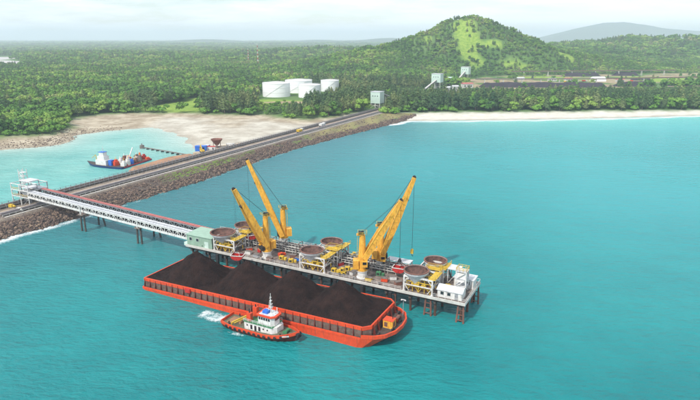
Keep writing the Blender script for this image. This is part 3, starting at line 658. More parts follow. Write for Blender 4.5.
# ---- jetty conveyors (dark belts running along the deck behind the near hoppers)
def deck_conveyor(v, u0, u1, z, label):
    o_ = ((u0 + u1) / 2, v, DZ); t = jthing('belt_conveyor', *o_, label, 'conveyor', 'belt conveyors along the jetty deck')
    m = JM(o_); m.box(u0, u1, v - .75, v + .75, z, z + .12); m.box(u0, u1, v - .55, v + .55, z + .12, z + .3); m.build('belt', M['dark'], t)
    m = JM(o_)
    for s in (-.9, .9):
        m.box(u0, u1, v + s - .09, v + s + .09, z - .45, z - .2); m.box(u0, u1, v + s - .07, v + s + .07, z + .5, z + .62)
    n = int((u1 - u0) / 1.5)
    for i in range(n + 1):
        u = u0 + .1 + (u1 - u0 - .2) * i / n
        for s in (-.9, .9): m.box(u - .08, u + .08, v + s - .06, v + s + .06, DZ if i % 2 == 0 else z - .2, z + .5)
    m.build('frame', M['kerb'], t)
    m = JM(o_)
    for i in range(int((u1 - u0) / 6)):
        u = u0 + 2 + i * 6
        for s in (-1.25, 1.25): m.box(u - .12, u + .12, v + s - .1, v + s + .1, DZ, z + 1.6)
        m.box(u - .12, u + .12, v - 1.35, v + 1.35, z + 1.6, z + 1.8)
    m.build('gantry', M['steel'], t)
    m = JM(o_)
    for i in range(n):
        u = u0 + .8 + (u1 - u0 - 1.6) * i / n; m.tube((u, v - .8, z - .12), (u, v + .8, z - .12), .11, n=6)
    m.build('roller', M['grey'], t)
    return t
deck_conveyor(38.1, 9, 84, 8.5, 'nearer of two dark belt conveyors running along the jetty deck')
deck_conveyor(41.6, 14, 80, 8.9, 'farther of two dark belt conveyors running along the jetty deck')

# ---- hoppers
def hopper(u, v, z0, r, frame_u, frame_v, depth, label, walk=True):
    o_ = (u, v, DZ); t = jthing('ore_hopper', *o_, label, 'hopper', 'round loading hoppers on white frames')
    zr = z0
    m = JM(o_); m.lathe([(1.0, -5.0), (1.3, -4.2), (r * .93, -1.1), (r, -.7), (r, 0), (r - .28, 0), (r - .28, -.55)], 28, (u, v, zr)); m.build('shell', M['roofw'], t, True)
    m = JM(o_); m.lathe([(r - .30, -.05), (r - .34, -.6), (r * .88, -1.0), (.9, -3.9), (0, -3.9)], 28, (u, v, zr)); m.build('inner_lining', M['bowl'], t, True)
    m = JM(o_); m.lathe([(r + .02, -.28), (r + .16, -.24), (r + .16, .02), (r - .05, .05), (r - .3, .03)], 28, (u, v, zr)); m.build('rim', M['rust'], t)
    u0, u1 = frame_u; v0, v1 = frame_v; zt = 12.0
    for a in (u0, u1):
        for b_ in (v0, v1):
            m = JM(o_); m.box(a - .22, a + .22, b_ - .22, b_ + .22, DZ, zt - .25); m.box(a - .4, a + .4, b_ - .4, b_ + .4, DZ, DZ + .15); m.build('leg', M['white'], t)
    m = JM(o_)
    for z, w in ((zt - .25, .5), (DZ + 2.1, .28)):
        for b_ in (v0, v1): m.box(u0 - .22, u1 + .22, b_ - .2, b_ + .2, z, z + w)
        for a in (u0, u1): m.box(a - .2, a + .2, v0 + .2, v1 - .2, z, z + w)
    m.build('frame_beam', M['white'], t)
    m = JM(o_)
    for b_ in (v0, v1):
        m.beam((u0 + .2, b_, DZ + 2.2), (u0 + 1.6, b_, DZ + .2), .2); m.beam((u1 - .2, b_, DZ + 2.2), (u1 - 1.6, b_, DZ + .2), .2)
        m.beam((u0 + .2, b_, zt - 1.7), (u0 + 1.5, b_, zt - .3), .2); m.beam((u1 - .2, b_, zt - 1.7), (u1 - 1.5, b_, zt - .3), .2)
    for a in (u0, u1): m.beam((a, v0 + .2, DZ + 2.3), (a, v1 - .2, zt - .3), .2)
    m.build('brace', M['white'], t)
    m = JM(o_); m.box(u - 1.2, u + 1.2, v - 1.2, v + 1.2, 8.6, 9.8); m.box(u - 2.8, u + 3.2, v - .8, v + .8, 7.9, 8.5); m.box(u + 2.2, u + 3.6, v - 1.1, v + .3, 8.5, 9.5); m.build('feeder', M['yel2'], t)
    m = JM(o_)
    for k in range(5):
        a = u0 + .8 + k * (u1 - u0 - 1.6) / 4
        m.beam((a, v0 + .5, DZ), (a, v0 + .5, zt - .6), .18); m.beam((a, v1 - .6, DZ), (a, v1 - .6, zt - .6), .18)
        if k < 4: m.beam((a, v0 + .5, DZ + (k % 2) * 3), (a + (u1 - u0 - 1.6) / 4, v0 + .5, DZ + 3 - (k % 2) * 3), .16)
    for z in (DZ + 1.4, DZ + 3.2): m.box(u0 + .6, u1 - .6, v0 + .42, v0 + .58, z, z + .2); m.box(u0 + .6, u1 - .6, v1 - .68, v1 - .52, z, z + .2)
    m.build('inner_frame', M['yel2'], t)
    m = JM(o_); m.tube((u0 + .9, v0 + 1.4, DZ + .8), (u1 - .9, v0 + 1.4, DZ + .8), .45, n=10); m.box(u0 + 1, u0 + 2.6, v0 + 2.2, v0 + 4, DZ, DZ + 1.8); m.box(u1 - 2.6, u1 - 1.2, v0 + 2.4, v0 + 4.2, DZ, DZ + 2.2); m.build('drive_unit', M['rust'], t)
    if walk:
        m = JM(o_); m.box(u1 - 1.4, u1 + .9, v0 - .1, v1 + .3, zt + .255, zt + .37); m.build('walkway', M['yel2'], t)
        m = JM(o_); rail(m, [(u1 + .85, v0, zt + .37), (u1 + .85, v1 + .2, zt + .37)], w=.09); rail(m, [(u1 - 1.3, v0, zt + .37), (u1 + .85, v0, zt + .37)], w=.09)
        m.build('handrail', M['yel2'], t)
        m = JM(o_); m.beam((u1 + 1.3, v1 - .3, DZ + .1), (u1 + 1.3, v0 + 1.2, zt + .3), .7, .15); m.build('stair', M['grey'], t)
    return t
hopper(12.6, 29.8, 14.2, 4.7, (9.7, 19.3), (27.8, 34.5), 0, 'white hopper with stained brown bowl next to the pale green jetty building')
hopper(14.8, 41.0, 14.1, 4.3, (11.0, 19.5), (38.0, 45.0), 0, 'brown-rimmed hopper behind the white hopper nearest the pale green building')
hopper(52.1, 29.8, 14.0, 4.1, (48.4, 58.2), (27.8, 34.5), 0, 'rusty brown hopper on a white frame at the jetty middle, nearer the barge')
hopper(53.8, 41.0, 13.8, 4.0, (50.0, 58.6), (38.0, 45.0), 0, 'rusty brown hopper at the jetty middle, behind another, nearer the open sea')
hopper(91.0, 29.8, 14.0, 4.0, (87.7, 97.2), (27.8, 34.5), 0, 'brown hopper on a white frame beside the white jetty house')
hopper(93.6, 41.0, 13.8, 3.8, (89.5, 97.5), (37.5, 43.5), 0, 'brown hopper behind the one beside the white jetty house')

# ---- hatch platform decks beside the far hoppers (yellow-green transfer platforms)
def platform(u0, u1, v0, v1, z, label, mm, cat='platform', roof=False):
    o_ = ((u0 + u1) / 2, (v0 + v1) / 2, DZ); t = jthing('steel_platform', *o_, label, cat)
    m = JM(o_); m.box(u0, u1, v0, v1, z, z + .15); m.build('canopy' if roof else 'floor', mm, t)
    for a in (u0 + .25, u1 - .25):
        for b_ in (v0 + .25, v1 - .25): m = JM(o_); m.box(a - .12, a + .12, b_ - .12, b_ + .12, DZ, z); m.build('leg', M['white'], t)
    m = JM(o_); m.beam((u0 + .25, v0 + .25, DZ + .3), (u1 - .25, v0 + .25, z - .2), .14); m.beam((u1 - .25, v0 + .25, DZ + .3), (u1 - .25, v1 - .25, z - .2), .14); m.build('brace', M['white'], t)
    if not roof:
        m = JM(o_); rail(m, [(u0, v0, z + .15), (u1, v0, z + .15), (u1, v1, z + .15), (u0, v1, z + .15), (u0, v0, z + .15)], w=.09); m.build('handrail', M['yel2'], t)
    return t
platform(16, 20.5, 35, 38.5, 12.9, 'yellow-railed walkway platform between the two hoppers by the green building', M['yel2'])
platform(54.5, 59.5, 35, 38.5, 12.7, 'yellow-railed walkway platform between the two middle hoppers', M['yel2'])
platform(92.5, 97.3, 35, 37.2, 12.6, 'yellow-railed walkway platform between the two hoppers near the white house', M['yel2'])
platform(98.5, 102.5, 38.5, 43.0, 12.3, 'flat pale canopy on thin white posts behind the white jetty house', M['roofw'], 'canopy', True)
platform(74.5, 83.5, 43.2, 46.8, 9.4, 'flat white canopy over the back of the jetty near the right-hand cranes', M['roofw'], 'canopy', True)

# ---- grabs
def make_grab():
    t = jthing('grab_bucket', 0, 0, 0, 'x', 'grab bucket', 'red grab buckets of the jetty cranes')
    for s in (-1, 1):
        m = MB(); n = 7; pr = [(s * (.12 + 2.5 * math.sin(k / (n - 1) * 1.65)), .2 + 1.9 * (1 - math.cos(k / (n - 1) * 1.6))) for k in range(n)]
        vs = []
        for x, z in pr: vs += [(x, -1.7, z), (x, 1.7, z)]
        f = [(2 * k, 2 * k + 1, 2 * k + 3, 2 * k + 2) for k in range(n - 1)]
        m.add(vs, f)
        for y in (-1.7, 1.7):
            m.add([(x, y, z) for x, z in pr] + [(s * .15, y, 2.2)], [tuple(range(n + 1))])
        m.build('shell', M['red'], t)
    m = MB(); m.beam((-2.6, -1.8, 2.15), (2.6, -1.8, 2.15), .22); m.beam((-2.6, 1.8, 2.15), (2.6, 1.8, 2.15), .22); m.beam((-2.6, -1.8, 2.15), (-2.6, 1.8, 2.15), .22); m.beam((2.6, -1.8, 2.15), (2.6, 1.8, 2.15), .22); m.build('lip', M['white'], t)
    for sx in (-1, 1):
        for sy in (-1, 1): m = MB(); m.beam((sx * 2.3, sy * 1.5, 2.2), (sx * .4, sy * .4, 4.3), .18); m.build('arm', M['hulldark'], t)
    m = MB(); m.box(-.6, .6, -.7, .7, 4.1, 4.9); m.tube((0, -.6, 5.1), (0, .6, 5.1), .4, n=10); m.build('head_block', M['dark'], t)
    return t
GR = [((27.1, 20.1, 8.9), 0.3, 'red grab with pale rim hanging over the coal beside the barge and jetty edge'),
      ((19.9, 37.5, 9.9), 0.9, 'red grab hanging above the jetty deck behind the hopper by the green building'),
      ((82.6, 36.2, 8.9), 0.1, 'red grab hanging beside the hopper nearest the white jetty house')]
g0 = make_grab()
for i, (p, rz, lb) in enumerate(GR):
    g = g0 if i == 0 else copy_tree(g0); g.location = J(*p); g.rotation_euler[2] = JA + rz; g.scale = (.85, .85, .9); g['label'] = lb

# ---- pedestal cranes
def crane(u, v, tip, colh, pivot_z, label, hook_z, second=None, width=3.9):
    o_ = (u, v, DZ); t = jthing('pedestal_crane', *o_, label, 'crane', 'yellow pedestal cranes on the jetty')
    B = Vector((0, 0, 0)); T = Vector((tip[0] - u, tip[1] - v, tip[2] - DZ)); hd = Vector((T.x, T.y, 0)).normalized(); sd_ = Vector((-hd.y, hd.x, 0))
    m = MB(); m.lathe([(1.95, 0), (1.95, .25), (1.6, .3), (1.6, 2.3), (1.85, 2.35), (1.85, 2.7), (0, 2.7)], 20); m.build('pedestal', M['white'], t, False)
    def obox(m, c, a, b_, h, zs=0):   # box oriented along the boom heading
        c = Vector(c); vs = []
        for z in (0, h):
            for sx, sy in ((-1, -1), (1, -1), (1, 1), (-1, 1)): vs.append(c + hd * (sx * a / 2) + sd_ * (sy * b_ / 2) + Vector((0, 0, z)))
        m.add(vs, [(0, 3, 2, 1), (4, 5, 6, 7), (0, 1, 5, 4), (1, 2, 6, 5), (2, 3, 7, 6), (3, 0, 4, 7)])
    m = MB(); m.tube((0, 0, 2.7), (0, 0, 3.3), 1.9, n=18)
    m.tube((0, 0, 3.3), (0, 0, pivot_z - DZ + 1.0), 1.5, 1.4, 12); m.tube((0, 0, pivot_z - DZ + 1.0), (0, 0, colh), 1.3, .95, 12); m.build('column', M['yellow'], t)
    m = MB(); obox(m, -hd * 1.0 + Vector((0, 0, colh)), 1.9, 2.0, .25); m.build('column_cap', M['yellow'], t)
    m = MB()
    for s in (-.6, .6): m.tube(Vector((0, 0, colh + .7)) + sd_ * (s - .2), Vector((0, 0, colh + .7)) + sd_ * (s + .2), .55, n=12)
    obox(m, Vector((0, 0, colh + .25)) - hd * .9, .8, 1.6, .9)
    m.build('sheave_head', M['dark'], t)
    m = MB(); pts_ = [Vector((0, 0, colh + .25)) + hd * a * 1.5 + sd_ * b_ * 1.4 for a, b_ in ((-1, -1), (1, -1), (1, 1), (-1, 1), (-1, -1))]; rail(m, pts_, 1.0, 1.4, .08); m.build('handrail', M['yel2'], t)
    m = MB(); obox(m, -hd * 2.1 + Vector((0, 0, 3.4)), 2.0, 3.2, 3.0); m.build('machinery_house', M['yellow'], t)
    m = MB()
    for z in (3.9, 4.5, 5.1): obox(m, -hd * 3.115 + Vector((0, 0, z)), .05, 2.4, .3)
    m.build('vent', M['dark'], t)
    cpos = sd_ * -2.3 + hd * .8 + Vector((0, 0, pivot_z - DZ - 2.4))
    m = MB(); obox(m, cpos, 1.9, 1.5, 2.1); cb = m.build('cab', M['yellow'], t)
    m = MB(); obox(m, cpos + hd * .965 + Vector((0, 0, .5)), .06, 1.25, 1.3); obox(m, cpos - sd_ * .765 + Vector((0, 0, .9)), 1.3, .06, .9); m.build('window', M['glass'], cb)
    # ladder up the column
    m = MB()
    for s in (-.25, .25): m.beam(-hd * 1.75 + sd_ * s + Vector((0, 0, 6.4)), -hd * 1.5 + sd_ * s + Vector((0, 0, colh)), .08)
    for k in range(16): z = 6.6 + k * (colh - 6.8) / 15; m.beam(-hd * 1.72 - sd_ * .25 + Vector((0, 0, z)), -hd * 1.72 + sd_ * .25 + Vector((0, 0, z)), .06)
    m.build('ladder', M['yel2'], t)
    P0 = hd * .7 + Vector((0, 0, pivot_z - DZ)); ax = (T - P0); L = ax.length; axn = ax.normalized(); bn = axn.cross(sd_).normalized()
    if bn.z < 0: bn = -bn
    bm_ = MB(); w0, w1 = width, 1.4
    for s in (-1, 1):
        a0 = P0 + sd_ * s * w0 / 2; mid = P0 + ax * .45 + sd_ * s * (w0 * .85) / 2; a1 = T + sd_ * s * w1 / 2
        bm_.beam(a0, mid, 1.0, 1.8, 1.0, 2.2); bm_.beam(mid, a1, 1.0, 2.2, .75, 1.2)
    bm_.beam(P0 - sd_ * w0 / 2 + ax * .06, P0 + sd_ * w0 / 2 + ax * .06, .5, .8)
    boom = bm_.build('boom', M['yellow'], t)
    m = MB(); n = 13
    for i in range(1, n):
        k0 = i / n; k1 = (i + .5) / n; wa = w0 * (1 - k0) + w1 * k0
        a = P0 + ax * k0; c = P0 + ax * k1; s = 1 if i % 2 else -1
        m.beam(a - sd_ * wa / 2, a + sd_ * wa / 2, .2); m.beam(a - sd_ * s * wa / 2, c + sd_ * s * wa / 2, .16)
    m.build('lacing', M['yel2'], boom)
    m = MB(); q = P0 + ax * .10 + bn * 0
    for s in (-1, 1):
        m.beam(q + sd_ * s * (w0 / 2 + .35), P0 + ax * .78 + sd_ * s * (w0 * .35 + .3), .08)
    for i in range(9): a = P0 + ax * (.12 + i * .08) - sd_ * (w0 / 2 + .1 - i * .07); m.beam(a, a - sd_ * .7, .1); m.beam(a - sd_ * .7, a - sd_ * .7 + bn * 1.0, .07)
    m.beam(P0 + ax * .12 - sd_ * (w0 / 2 + .7) + bn, P0 + ax * .76 - sd_ * (w0 / 2 + .2) + bn, .08); m.build('boom_walkway', M['yel2'], boom)
    m = MB()
    for s in (-.35, .35): m.tube(T + sd_ * (s - .15), T + sd_ * (s + .15), .6, n=12)
    m.tube(P0 + ax * .72 - sd_ * .8 - bn * .7, P0 + ax * .72 + sd_ * .8 - bn * .7, .5, n=10)
    m.build('tip_sheave', M['dark'], boom)
    m = MB(); top = Vector((0, 0, colh + 1.0))
    for s in (-.5, .5): m.tube(top + sd_ * s, T + sd_ * s * .6 + bn * .4, .035, n=4)
    m.build('luffing_cable', M['dark'], t)
    if hook_z:
        m = MB()
        for s in (-.4, .4): m.tube(T + sd_ * s - Vector((0, 0, .3)), Vector((T.x, T.y, hook_z - DZ)) + sd_ * s, .03, n=4)
        m.build('hoist_cable', M['dark'], t)
    m = MB()
    for k in range(3): m.tube(P0 + ax * .02 + sd_ * (k - 1) * .5 - hd * 1.5, P0 + ax * .05 + sd_ * (k - 1) * .5, .12, n=5)
    obox(m, hd * 1.9 + Vector((0, 0, 3.4)), 1.1, 2.4, 1.4); m.build('luffing_winch', M['dark'], t)
    return t
crane(32.2, 30.6, (27.1, 20.1, 35.0), 16.0, 12.0, 'yellow crane with white foot and short boom leaning left, left pair, nearer the barge', 13.9)
crane(29.6, 45.6, (19.9, 37.5, 41.3), 14.2, 10.6, 'yellow crane with the long boom pointing up left, left pair, nearer the open sea', 14.9)
crane(71.3, 30.7, (82.6, 36.2, 34.2), 15.2, 14.2, 'yellow crane with bare column in front of its boom, right pair, nearer the barge', 13.9)
crane(73.0, 42.0, (83.0, 46.6, 39.7), 15.2, 12.4, 'yellow crane with the boom reaching highest to the right, right pair, nearer the open sea', 13.5)
m = MB(); m.box(-.5, .5, -.35, .35, 0, 1.4); m.tube((0, -.4, 1.3), (0, .4, 1.3), .45, n=10); hb = None
hk = jthing('hook_block', 83.0, 46.6, 12.1, 'small dark hook block hanging on wires behind the right-hand hoppers', 'hook block')
m.build('block', M['yel2'], hk); m = MB(); m.tube((0, 0, 0), (0, 0, -.7), .1, n=6); m.tube((0, 0, -.7), (.35, 0, -.95), .1, n=6); m.tube((.35, 0, -.95), (.45, 0, -.6), .1, .05, n=6); m.build('hook', M['dark'], hk)

# ---- houses on the jetty
def windows(t, off, items, vface, zb, zt, glass='glass'):
    for (a, b_) in items:
        m = JM(off); m.box(a - .1, b_ + .1, vface - .06, vface - .002, zb - .1, zt + .1); f = m.build('window', M['white'], t)
        m = JM(off); m.box(a, b_, vface - .10, vface - .062, zb, zt); m.build('pane', M['glass'], f)
o_ = (2.5, 31, DZ); t = jthing('transfer_house', *o_, 'long pale green building at the left end of the jetty where the gallery arrives', 'building')
m = JM(o_); m.box(-3.6, 8.8, 27.4, 35.6, 6.9, 11.2); m.build('wall', M['green'], t)
m = JM(o_); m.prism([(-3.9, 27.1), (9.1, 27.1), (9.1, 35.9), (-3.9, 35.9)], lambda x, y: 11.2 + (y - 27.1) * .04, lambda x, y: 11.42 + (y - 27.1) * .04); m.build('roof', M['green'], t)
m = JM(o_); 
for i in range(26): m.box(-3.4 + i * .47, -3.32 + i * .47, 27.34, 27.397, 7.0, 11.1)
m.build('cladding_rib', M['green'], t)
m = JM(o_); m.box(5.2, 7.2, 27.28, 27.338, 7.1, 9.6); dd = m.build('door', M['mint'], t); m = JM(o_); m.box(5.4, 5.5, 27.2, 27.278, 8.2, 8.5); m.build('handle', M['dark'], dd)
m = JM(o_); m.box(-5.5, -3.603, 27.6, 31.5, 6.3, 7.6); m.build('plinth', M['mint'], t)
windows(t, o_, [(-2.2, -1.0), (1.2, 2.4)], 27.33, 9.2, 10.3)

o_ = (102.7, 30.3, DZ); t = jthing('site_house', *o_, 'small white gabled house with dark windows at the front right corner of the jetty', 'building')
m = JM(o_); m.box(98.8, 106.6, 28.3, 32.6, DZ, 9.5)
m.add([(98.8, 28.3, 9.5), (98.8, 32.6, 9.5), (98.8, 30.45, 10.4), (106.6, 28.3, 9.5), (106.6, 32.6, 9.5), (106.6, 30.45, 10.4)], [(0, 1, 2), (3, 5, 4)]); m.build('wall', M['white'], t)
m = JM(o_)
for s, y0, in ((1, 28.0), (-1, 32.9)): m.add([(98.5, y0, 9.38), (106.9, y0, 9.38), (106.9, 30.45, 10.5), (98.5, 30.45, 10.5), (98.5, y0, 9.52), (106.9, y0, 9.52), (106.9, 30.45, 10.64), (98.5, 30.45, 10.64)], [(4, 5, 6, 7), (0, 3, 2, 1), (0, 1, 5, 4), (1, 2, 6, 5), (3, 0, 4, 7)])
m.build('roof', M['roofw'], t); windows(t, o_, [(99.8, 100.8), (102.0, 103.0)], 28.298, 8.0, 9.0)
m = JM(o_); m.box(104.4, 105.4, 28.22, 28.297, 7.05, 9.1); dd = m.build('door', M['grey'], t); m = JM(o_); m.box(104.5, 104.6, 28.15, 28.218, 8.0, 8.2); m.build('handle', M['dark'], dd)
o_ = (105.3, 38.6, DZ); t = jthing('substation_house', *o_, 'low white flat-roofed annex behind the gabled house on the jetty corner', 'building')
m = JM(o_); m.box(101.0, 107.4, 38.4, 42.6, DZ, 9.9); m.build('wall', M['white'], t); m = JM(o_); m.box(100.7, 107.7, 38.1, 42.9, 9.9, 10.15); m.build('roof', M['roofw'], t); windows(t, o_, [(105.0, 106.2)], 38.398, 8.2, 9.3)
o_ = (104.4, 35.6, DZ); t = jthing('stair_tower', *o_, 'tall white latticed tower with a yellow top rail behind the white jetty house', 'tower')
for a in (102.8, 106.0):
    for b_ in (34.2, 37.2): m = JM(o_); m.box(a - .15, a + .15, b_ - .15, b_ + .15, DZ, 14.0); m.build('leg', M['white'], t)
m = JM(o_); m.box(102.95, 105.85, 34.35, 37.05, 10.4, 13.6); m.build('housing', M['white'], t)
m = JM(o_)
for z in (9.0, 11.6, 14.0): m.box(102.6, 106.2, 34.0, 37.4, z, z + .12)
m.build('landing', M['roofw'], t)
m = JM(o_)
for k, z in enumerate((7.0, 9.1, 11.7)): m.beam((103.1, 34.1, z), (105.7, 34.1, z + 2.2), .5, .12); m.beam((105.9, 34.4, z), (105.9, 37, z + 2.2), .14)
m.build('stair', M['white'], t); m = JM(o_); rail(m, [(102.7, 34.1, 14.12), (106.1, 34.1, 14.12), (106.1, 37.3, 14.12), (102.7, 37.3, 14.12), (102.7, 34.1, 14.12)], 1.2, 1.1, .11); m.build('top_rail', M['yel2'], t)

# ---- machines and stores on the jetty deck
def pump_skid():
    t = jthing('pump_skid', 0, 0, 0, 'x', 'machinery', 'yellow machinery skids on the jetty')
    m = MB(); m.box(-1.6, 1.6, -.8, .8, 0, .25); m.build('skid', M['steel'], t)
    m = MB(); m.box(-1.5, .1, -.65, .65, .25, 1.5); m.box(.4, 1.3, -.5, .5, .25, 1.1); m.build('engine_cover', M['yel2'], t)
    m = MB(); m.tube((-1, .3, 1.5), (-1, .3, 2.2), .09, n=6); m.tube((.1, 0, .7), (.4, 0, .7), .18, n=8); m.build('exhaust', M['dark'], t)
    m = MB(); m.box(-1.2, -.3, -.68, -.652, .5, 1.2); m.build('vent', M['dark'], t)
    return t
def loader():
    t = jthing('skid_loader', 0, 0, 0, 'x', 'loader', 'small yellow loaders on the jetty')
    m = MB(); m.box(-1.4, .9, -.75, .75, .5, 1.2); m.box(-1.5, -.8, -.7, .7, 1.2, 1.8); m.build('body', M['yel2'], t)
    m = MB(); m.box(-.75, .35, -.6, .6, 1.2, 2.4); c_ = m.build('cab', M['yel2'], t); m = MB(); m.box(-.55, .2, -.63, -.602, 1.5, 2.2); m.box(.352, .38, -.5, .5, 1.5, 2.2); m.build('window', M['glass'], c_)
    for x in (-1.0, .6):
        for y in (-.95, .7): m = MB(); m.tube((x, y, .5), (x, y + .25, .5), .5, n=14); m.build('wheel', M['dark'], t)
    m = MB(); m.beam((-.9, -.85, 1.7), (1.5, -.85, .6), .15); m.beam((-.9, .85, 1.7), (1.5, .85, .6), .15); m.build('arm', M['yel2'], t)
    m = MB(); m.prism([(1.4, -1), (2.2, -1), (2.2, 1), (1.4, 1)], .1, .8, [(1.4, -1), (1.7, -1), (1.7, 1), (1.4, 1)]); m.build('bucket', M['steel'], t)
    return t
def crate():
    t = jthing('spares_crate', 0, 0, 0, 'x', 'crate', 'spares crates and drums on the jetty')
    m = MB(); m.box(-1.1, 1.1, -.7, .7, .1, 1.2); m.build('box', M['rust'], t); m = MB(); m.box(-1.15, 1.15, -.75, .75, 1.2, 1.3); m.build('lid', M['steel'], t)
    m = MB()
    for x in (-.8, 0, .8): m.box(x - .08, x + .08, -.7, .7, 0, .1)
    m.build('runner', M['bark'], t); return t
def place(proto, spots, first):
    for i, (u, v, rz, lb, mm) in enumerate(spots):
        g = proto if i == 0 else copy_tree(proto); g.location = J(u, v, DZ); g.rotation_euler[2] = JA + rz; g['label'] = lb
        if mm:
            for ch in g.children:
                if ch.name.split('.')[0] in ('engine_cover', 'box'): ch.data = ch.data.copy(); ch.data.materials[0] = M[mm]
place(pump_skid(), [(39, 31.2, 0, 'yellow pump skid at the deck edge just right of the left front crane', None), (36.5, 34.2, 1.2, 'orange pump skid behind the left front crane foot', 'orange'),
      (43.5, 30.6, .4, 'yellow pump skid just left of the middle front hopper frame', None), (61.5, 30.0, 0, 'yellow pump skid just right of the middle front hopper frame', None),
      (27.0, 34.2, 1.5, 'red pump skid between the left hoppers and the left front crane', 'red'), (65, 33.5, .2, 'yellow pump skid midway between the middle hoppers and right cranes', None),
      (76.5, 34.4, .1, 'green pump skid behind the right front crane foot', 'greenp'), (99.8, 35.4, 1.3, 'yellow pump skid behind the gabled white house', None)], 0)
place(loader(), [(64.5, 29.6, .2, 'small yellow loader parked on the deck edge left of the right front crane', None), (47, 44.4, 1.0, 'small yellow loader at the back of the jetty left of the far middle hopper', None),
      (61.5, 44.5, .5, 'small yellow loader at the back of the jetty right of the far middle hopper', None)], 0)
place(crate(), [(41, 34.8, .3, 'brown spares crate between the left cranes and the middle hoppers', None), (24, 30.2, .1, 'pale crate on the deck edge left of the left front crane', 'white'),
      (34.5, 38.6 + 5.6, 0, 'brown spares crate at the back of the deck beside the left far crane', None), (67.5, 31.2, 1.4, 'white crate just left of the right front crane', 'white'),
      (79.5, 31.0, .2, 'orange crate on the deck between the right front crane and hopper frame', 'orange'), (84.5, 30.6, .9, 'brown crate close to the right hopper frame, deck edge side', None),
      (24.3, 44.8, .5, 'grey crate at the back of the jetty left of the left far crane', 'grey'), (39.5, 45.2, .2, 'blue crate at the back of the jetty behind the conveyors', 'blue'),
      (69, 45.4, .7, 'red crate at the back of the jetty beside the right far crane', 'red'),
      (44.3, 33.2, .2, 'blue crate just left of the middle front hopper frame, behind the pump skid', 'blue'), (28.6, 28.9, 0, 'grey crate on the deck edge directly left of the left front crane foot', 'grey'), (74.6, 29.0, .1, 'yellow crate on the deck edge right of the right front crane foot', 'yel2'),
      (81.5, 33.6, .5, 'white crate behind the orange crate near the right hopper frame', 'white'), (59.9, 36.4, 1.2, 'red crate behind the middle front hopper frame', 'red'), (22.2, 33.0, .9, 'orange crate behind the pale crate near the first hopper frame', 'orange'),
      (86.6, 39.8, .3, 'green crate beside the far right hopper, crane side', 'greenp'), (34.8, 28.6, .1, 'brown crate on the deck edge right of the left front crane foot', None)], 0)

# ------------------------------------------------------------------ coal barge
TILT = R(1.45); o_ = (0, 11, 0)
bt = jthing('coal_barge', 0, 11, 0, 'long orange-red flat barge loaded with four heaps of black coal beside the jetty', 'barge'); bt.rotation_euler = (0, -TILT, JA)
m = JM(o_)
hull = [(0, .5), (.5, 0), (86, 0), (89.5, 1.2), (92.2, 3.4), (93.9, 7), (94.3, 11), (93.9, 15), (92.2, 18.6), (89.5, 20.8), (86, 22), (.5, 22), (0, 21.5)]
bot = [(4, .5), (4.5, 0), (83, 0), (84, 1.2), (84.5, 3.4), (85, 7), (85, 11), (85, 15), (84.5, 18.6), (84, 20.8), (83, 22), (4.5, 22), (4, 21.5)]
m.prism(bot, -5, 1.0, hull); hl = m.build('hull', M['orange'], bt)
m = JM(o_); pl = [(x + (.0 if x < 80 else .02), y) for x, y in hull]; m.prism([(86, -.03), (89.6, 1.15), (92.3, 3.35), (94.0, 6.95), (94.42, 11), (94.0, 15.05), (92.3, 18.65), (89.6, 20.85), (86, 22.03), (86, 21.6), (89.3, 20.5), (91.9, 18.4), (93.55, 15), (93.95, 11), (93.55, 7), (91.9, 3.6), (89.3, 1.5), (86, .4)], .9, 1.95); m.build('bulwark', M['orange'], bt)
m = JM(o_); m.box(.6, 85.8, -.14, -.003, .35, .95); m.box(.6, 85.8, 22.003, 22.14, .35, .95); m.box(.6, 85.8, .0, .12, 1.003, 1.2); m.build('rubbing_strake', M['orange'], bt)
m = JM(o_); m.prism([(x * .994 + .3, 11 + (y - 11) * .97) for x, y in hull], 1.003, 1.03); m.build('deck', M['deck'], bt)
CT = 4.1
m = JM(o_)
cor = [(1.0, .9), (86.2, .9), (88.0, 2.7), (88.0, 19.3), (86.2, 21.1), (1.0, 21.1)]
for (x0, y0), (x1, y1) in zip(cor, cor[1:] + cor[:1]): m.beam((x0, y0, (1.03 + CT) / 2), (x1, y1, (1.03 + CT) / 2), .25, CT - 1.03)
m.build('coaming_wall', M['panel'], bt)
m = JM(o_)
co2 = [(.82, .72), (86.25, .72), (88.2, 2.65), (88.2, 19.35), (86.25, 21.28), (.82, 21.28)]
for (x0, y0), (x1, y1) in zip(co2, co2[1:] + co2[:1]): m.beam((x0, y0, CT - .45), (x1, y1, CT - .45), .12, .95)
for (x0, y0), (x1, y1) in zip(cor, cor[1:] + cor[:1]): m.beam((x0, y0, CT + .07), (x1, y1, CT + .07), .42, .14)
m.build('coaming_band', M['orange'], bt)
for i in range(34):
    u = 1.2 + i * (84.8 / 33)
    m = JM(o_); m.add([(u - .09, .1, 1.21), (u + .09, .1, 1.21), (u + .09, .655, 1.21), (u - .09, .655, 1.21), (u - .09, .5, CT - 1.1), (u + .09, .5, CT - 1.1), (u + .09, .655, CT - .05), (u - .09, .655, CT - .05)], [(0, 1, 5, 4), (1, 2, 6, 5), (2, 3, 7, 6), (3, 0, 4, 7), (4, 5, 6, 7), (0, 3, 2, 1)])
    m.build('stanchion', M['hulldark'], bt)
for i in range(6):
    v = 3.6 + i * 3.0; m = JM(o_); m.add([(88.27, v - .1, 1.03), (89.2, v - .1, 1.03), (89.2, v + .1, 1.03), (88.27, v + .1, 1.03), (88.27, v - .1, CT), (88.35, v - .1, CT), (88.35, v + .1, CT), (88.27, v + .1, CT)], [(0, 1, 5, 4), (1, 2, 6, 5), (2, 3, 7, 6), (3, 0, 4, 7), (4, 5, 6, 7)]); m.build('stanchion', M['hulldark'], bt)
